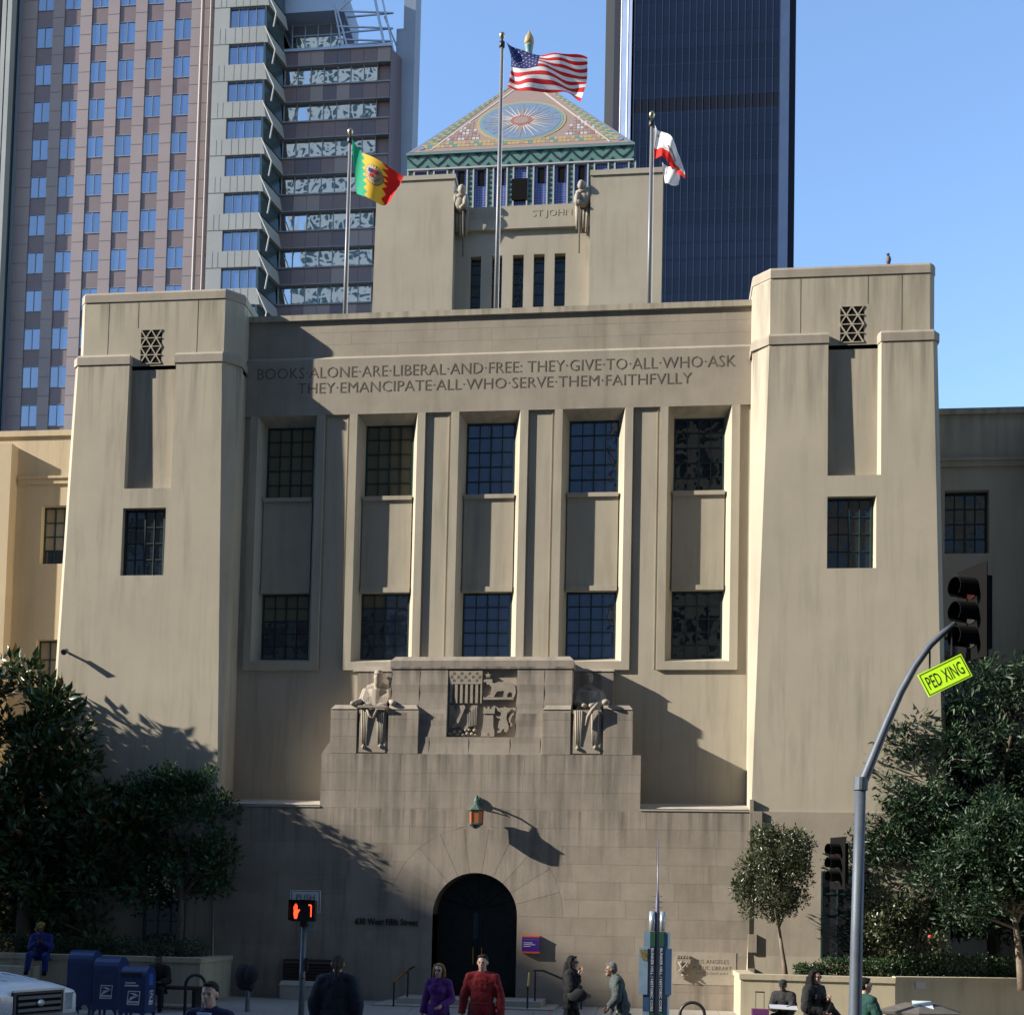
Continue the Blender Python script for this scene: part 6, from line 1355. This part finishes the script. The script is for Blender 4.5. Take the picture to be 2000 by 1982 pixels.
MB().hexa([(-1.8,-7.75,.12),(-1.6,-7.75,.12),(-1.6,-7.65,.12),(-1.8,-7.65,.12)], [(-1.78,-7.75,.5),(-1.58,-7.75,.5),(-1.58,-7.65,.5),(-1.78,-7.65,.5)]).obj('sack', mat('pink_plastic', (.55,.02,.16), .4), PK); MB().tube([(-1.74,-7.7,.5),(-1.66,-7.7,.72),(-1.6,-7.7,.5)], .008, 6).obj('handle', bpy.data.materials['pink_plastic'], PK)
def beard(T, hp, D, HR):
    b = MB(); b.ell(hp((0,-.062,-.075)), (.044,.04,.04)); b.obj('beard', mat('white_beard', (.16,.15,.14), .9), T, True, local=True)
    MB().lathe((D['neck'].x, D['neck'].y, D['neck'].z-.02), [(.085,-.02),(.078,.03),(.068,.05)], 16).obj('collar', mat('blue_collar', (.12,.2,.35), .8), T, True, local=True)
person('grey-bearded older man in a grey jacket walking left', -.44, -7.8, -.1, 1.68, math.radians(-84), 1, top=CLOTH('shirt_blue', (.12,.2,.35)), trousers=c_khaki, coat=(c_grey, .82), hair=('short', (.13,.125,.12)), extras=beard, head_pitch=.12,
       J=dict(neck=(0,-.13,1.45), head=(0,-.21,1.59), shL=(.18,-.11,1.4), shR=(-.18,-.11,1.4), elL=(.24,-.12,1.12), wrL=(.2,-.25,.95), elR=(-.25,.02,1.13), wrR=(-.26,-.1,.9), knL=(.1,-.18,.52), anL=(.1,-.22,.1), knR=(-.1,.06,.5), anR=(-.1,.34,.16)))
SEAT = dict(hiL=(.09,0,.5), hiR=(-.09,0,.5), pel=(0,0,.5), knL=(.14,-.42,.5), knR=(-.14,-.42,.5), anL=(.14,-.40,.09), anR=(-.14,-.40,.09))
def seated(lean=.12, **k):
    d = dict(SEAT); d.update(neck=(0,-lean,1.0), head=(0,-lean-.05,1.155), shL=(.18,-lean+.01,.95), shR=(-.18,-lean+.01,.95), elL=(.24,-lean-.05,.68), elR=(-.24,-lean-.05,.68), wrL=(.12,-lean-.26,.66), wrR=(-.12,-lean-.26,.66)); d.update(k); return d
def cap(m):
    def f(T, hp, D, HR):
        b = MB(); b.ell(hp((0,.01,.075)), (.09,.105,.062), 16, 10, HR); b.ell(hp((0,-.1,.055)), (.06,.06,.012), 12, 6, HR); b.obj('cap', m, T, True, local=True)
    return f
BLC = CLOTH('cap_black', (.012,.012,.02))
person('seated man in cap and dark jacket reading a newspaper over a purple suitcase', 2.66, -3.9, .0, 1.58, math.radians(-22), 2, top=c_char, trousers=c_black, coat=(c_char, .55), J=seated(.14), extras=cap(BLC), head_pitch=.35)
NW = thing('newspaper', (2.6, -4.3, .6), 'open newspaper held by the seated man in the cap', 'newspaper')
MB().hexa([(2.32,-4.42,.62),(2.85,-4.42,.6),(2.85,-4.18,.66),(2.32,-4.18,.68)], [(2.32,-4.42,.632),(2.85,-4.42,.612),(2.85,-4.18,.672),(2.32,-4.18,.692)]).obj('pages', mat('newsprint', (.5,.52,.55), .8, c2=(.35,.36,.4), scale=30), NW)
SU = thing('suitcase', (2.14, -4.3, 0.05), 'purple rolling suitcase with its handle pulled up by the seated man', 'suitcase')
PUS = mat('purple_suitcase', (.10,.02,.10), .6)
b = MB(); b.box(1.98, 2.3, -4.45, -4.2, .08, .6); b.obj('shell', PUS, SU)
for x in (2.04, 2.12, 2.22): MB().box(x, x+.02, -4.465, -4.45, .12, .5).obj('ridge', BLACK, SU)
for x in (2.06, 2.22): MB().tube([(x,-4.25,.6),(x,-4.25,.92)], .009, 6).obj('handle_rod', STEEL, SU)
MB().tube([(2.05,-4.25,.92),(2.23,-4.25,.92)], .014, 6).obj('grip', BLACK, SU)
for x in (2.03, 2.25): MB().tube([(x,-4.42,.06),(x+.02,-4.42,.06)], .04, 8).obj('wheel', BLACK, SU)
person('dark-haired woman in sunglasses and long black coat standing by the sunlit planter', 2.6, -8.6, -.15, 1.7, math.radians(48), 0, top=c_black, trousers=c_black, coat=(c_black, .6), hair=('long', (.006,.005,.005)), female=True, extras=lambda T, hp, D, HR: glasses(T, hp, D, HR), w=1.1,
       J=dict(elL=(.27,-.02,1.14), wrL=(.08,-.2,1.26), elR=(-.26,.0,1.14), wrR=(-.05,-.2,1.06)), head_turn=.1)
person('crouching person in a dark cap bent forward behind the mast', 3.62, -4.4, .0, 1.5, math.radians(-70), 2, top=c_black, trousers=c_black, J=seated(.34, neck=(0,-.36,.9), head=(0,-.48,1.0), shL=(.18,-.33,.87), shR=(-.18,-.33,.87), elL=(.22,-.45,.6), elR=(-.22,-.45,.6), wrL=(.12,-.5,.32), wrR=(-.12,-.5,.32)), extras=cap(CLOTH('cap_navy', (.015,.02,.035))), head_pitch=.5)
person('man in a dark green shirt with his back partly turned beside the mast', 3.04, -10.6, -.15, 1.68, math.radians(118), 0, top=c_green, trousers=c_black, hair=('short', (.01,.008,.007)), head_turn=-.25, w=1.12, J=dict(elR=(-.25,-.08,1.15), wrR=(-.1,-.22,1.02), elL=(.26,.0,1.15)))
person('person in a blue tracksuit and yellow-peaked cap sitting on the left planter', -13.1, -3.15, .76, 1.6, math.radians(12), 2, top=c_blue, trousers=c_blue, J=seated(.10, wrL=(.05,-.24,.82), wrR=(-.05,-.24,.80), knL=(.17,-.36,.5), knR=(-.2,-.36,.52), anL=(.16,-.3,.12), anR=(-.24,-.34,.14)), extras=cap(CLOTH('cap_ochre', (.25,.15,.02))), head_pitch=.3)
person('seated man in black with a blue garment on his lap behind the bike rack', -10.28, -3.55, .14, 1.62, math.radians(10), 2, top=CLOTH('blue_shirt', (.02,.04,.22)), trousers=c_black, coat=(c_black, .62), J=seated(.1), hair=('short', (.006,.005,.005)))
person('person with pale headscarf mostly hidden behind the mailboxes', -11.85, -3.5, .12, 1.6, math.radians(-20), 1, top=c_char, trousers=c_black, J=seated(.14), extras=cap(CLOTH('scarf_pink', (.3,.12,.1))), hair=('short', (.01,.01,.01)))

# seated statues on the portico
def statue(cx, s, label, bearded):
    dy = .10 if bearded else .34
    T = thing('seated_statue', (cx, -.8, 6.1), label, 'statue', 'seated stone figures on the portico')
    f = lambda x, y, z: (cx+x*(.9 if bearded else .86), y+dy, z)
    b = MB()
    b.tube([f(0,-.62,6.9), f(0,-.6,7.5)], [.30,.25], 16); b.tube([f(-.27,-.6,7.52), f(0,-.6,7.6), f(.27,-.6,7.52)], [.11,.13,.11], 12); b.tube([f(0,-.6,7.55), f(0,-.63,7.72)], [.1,.075], 10)
    b.ell(f(0,-.65,7.82), (.105,.13,.15), 16, 12); b.tube([f(0,-.77,7.84), f(0,-.8,7.79)], [.015,.025], 6); b.ell(f(0,-.76,7.87), (.085,.03,.02))
    if bearded: b.tube([f(0,-.72,7.78), f(0,-.74,7.62), f(0,-.73,7.5)], [.085,.075,.05], 10); b.ell(f(0,-.62,7.93), (.105,.12,.06))
    else:
        for q in (-1, 1): b.tube([f(q*.09,-.6,7.9), f(q*.13,-.62,7.7), f(q*.12,-.62,7.5)], [.05,.05,.03], 8)
        b.ell(f(0,-.58,7.86), (.125,.12,.14))
    for q in (-1, 1):
        b.tube([f(q*.30,-.62,7.5), f(q*.40,-.72,7.22)], [.11,.09], 10); b.tube([f(q*.40,-.72,7.22), f(q*(.5 if bearded else .12),-1.05,7.14)], [.09,.055], 10); b.ell(f(q*(.52 if bearded else .1),-1.1,7.11), (.075,.085,.06))
        for i in range(5): b.tube([f(q*.06+q*i*.055,-.70,7.55), f(q*.10+q*i*.06,-.83,7.3), f(q*.05+q*i*.05,-.88,7.05)], [.022,.026,.022], 6)
    b.tube([f(-.2,-.66,7.02), f(-.18,-1.02,7.0)], [.16,.13], 12); b.tube([f(.2,-.66,7.02), f(.18,-1.02,7.0)], [.16,.13], 12)
    bodymesh(b, 'figure', CARVE, T, .016, 2)
    T.location = (0, 0, 0); T.location = (cx, -.8, 6.1)
    for c in T.children: c.matrix_parent_inverse = Matrix.Translation((-cx, .8, -6.1))
    b = MB()
    b.box(cx-.32, cx+.32, -1.005, -.4, 6.88, 6.97); b.obj('seat_front', CARVE, T)
    MB().slab(cx-.31, cx+.31, 5.98, 6.93, lambda z: -1.0+.02*(z-6), -.6).obj('robe_block', CARVE, T)
    for q, zb_ in ((-1, 6.1), (1, 6.12)):
        for i in range(4):
            MB().tube([(cx+q*(.12+i*.045),-1.01,6.95), (cx+q*(.13+i*.035),-1.0,6.5), (cx+q*(.14+i*.03),-.995,zb_+.05+.04*(i % 2))], [.03,.026,.02], 6).obj('robe_fold', CARVE, T, True)
        MB().ell((cx+q*.2, -1.0, zb_), (.045, .06, .05)).obj('foot', CARVE, T, True)
    if bearded: MB().tube([(cx-.13,-1.05,6.95),(cx-.05,-1.08,6.8),(cx+.02,-1.07,6.75),(cx+.1,-1.05,6.95)], .03, 6).obj('robe_fold', CARVE, T, True); MB().box(cx-.34, cx+.34, -1.1, -1.0, 7.0, 7.04).obj('scroll', CARVE, T)
    else: MB().tube([(cx+.25,-1.08,7.1),(cx+.12,-1.12,6.95),(cx+.02,-1.1,6.8),(cx-.02,-1.08,6.6)], [.05,.05,.035,.02], 8).obj('robe_fold', CARVE, T, True); MB().ell((cx+.42,-1.05,7.14), (.09,.1,.07)).obj('hand_drape', CARVE, T, True)
statue(-6.43, -1, 'bearded robed stone figure seated at the left of the portico crest', True)
statue(-1.49, 1, 'veiled stone figure in shadow seated at the right of the portico crest', False)
finish_bodies()
for o in bpy.data.objects:
    if o.name.startswith(('inscription', 'stone_joint', 'joint')): o['kind'] = 'stuff'
    if '_loc' in o.keys(): del o['_loc']
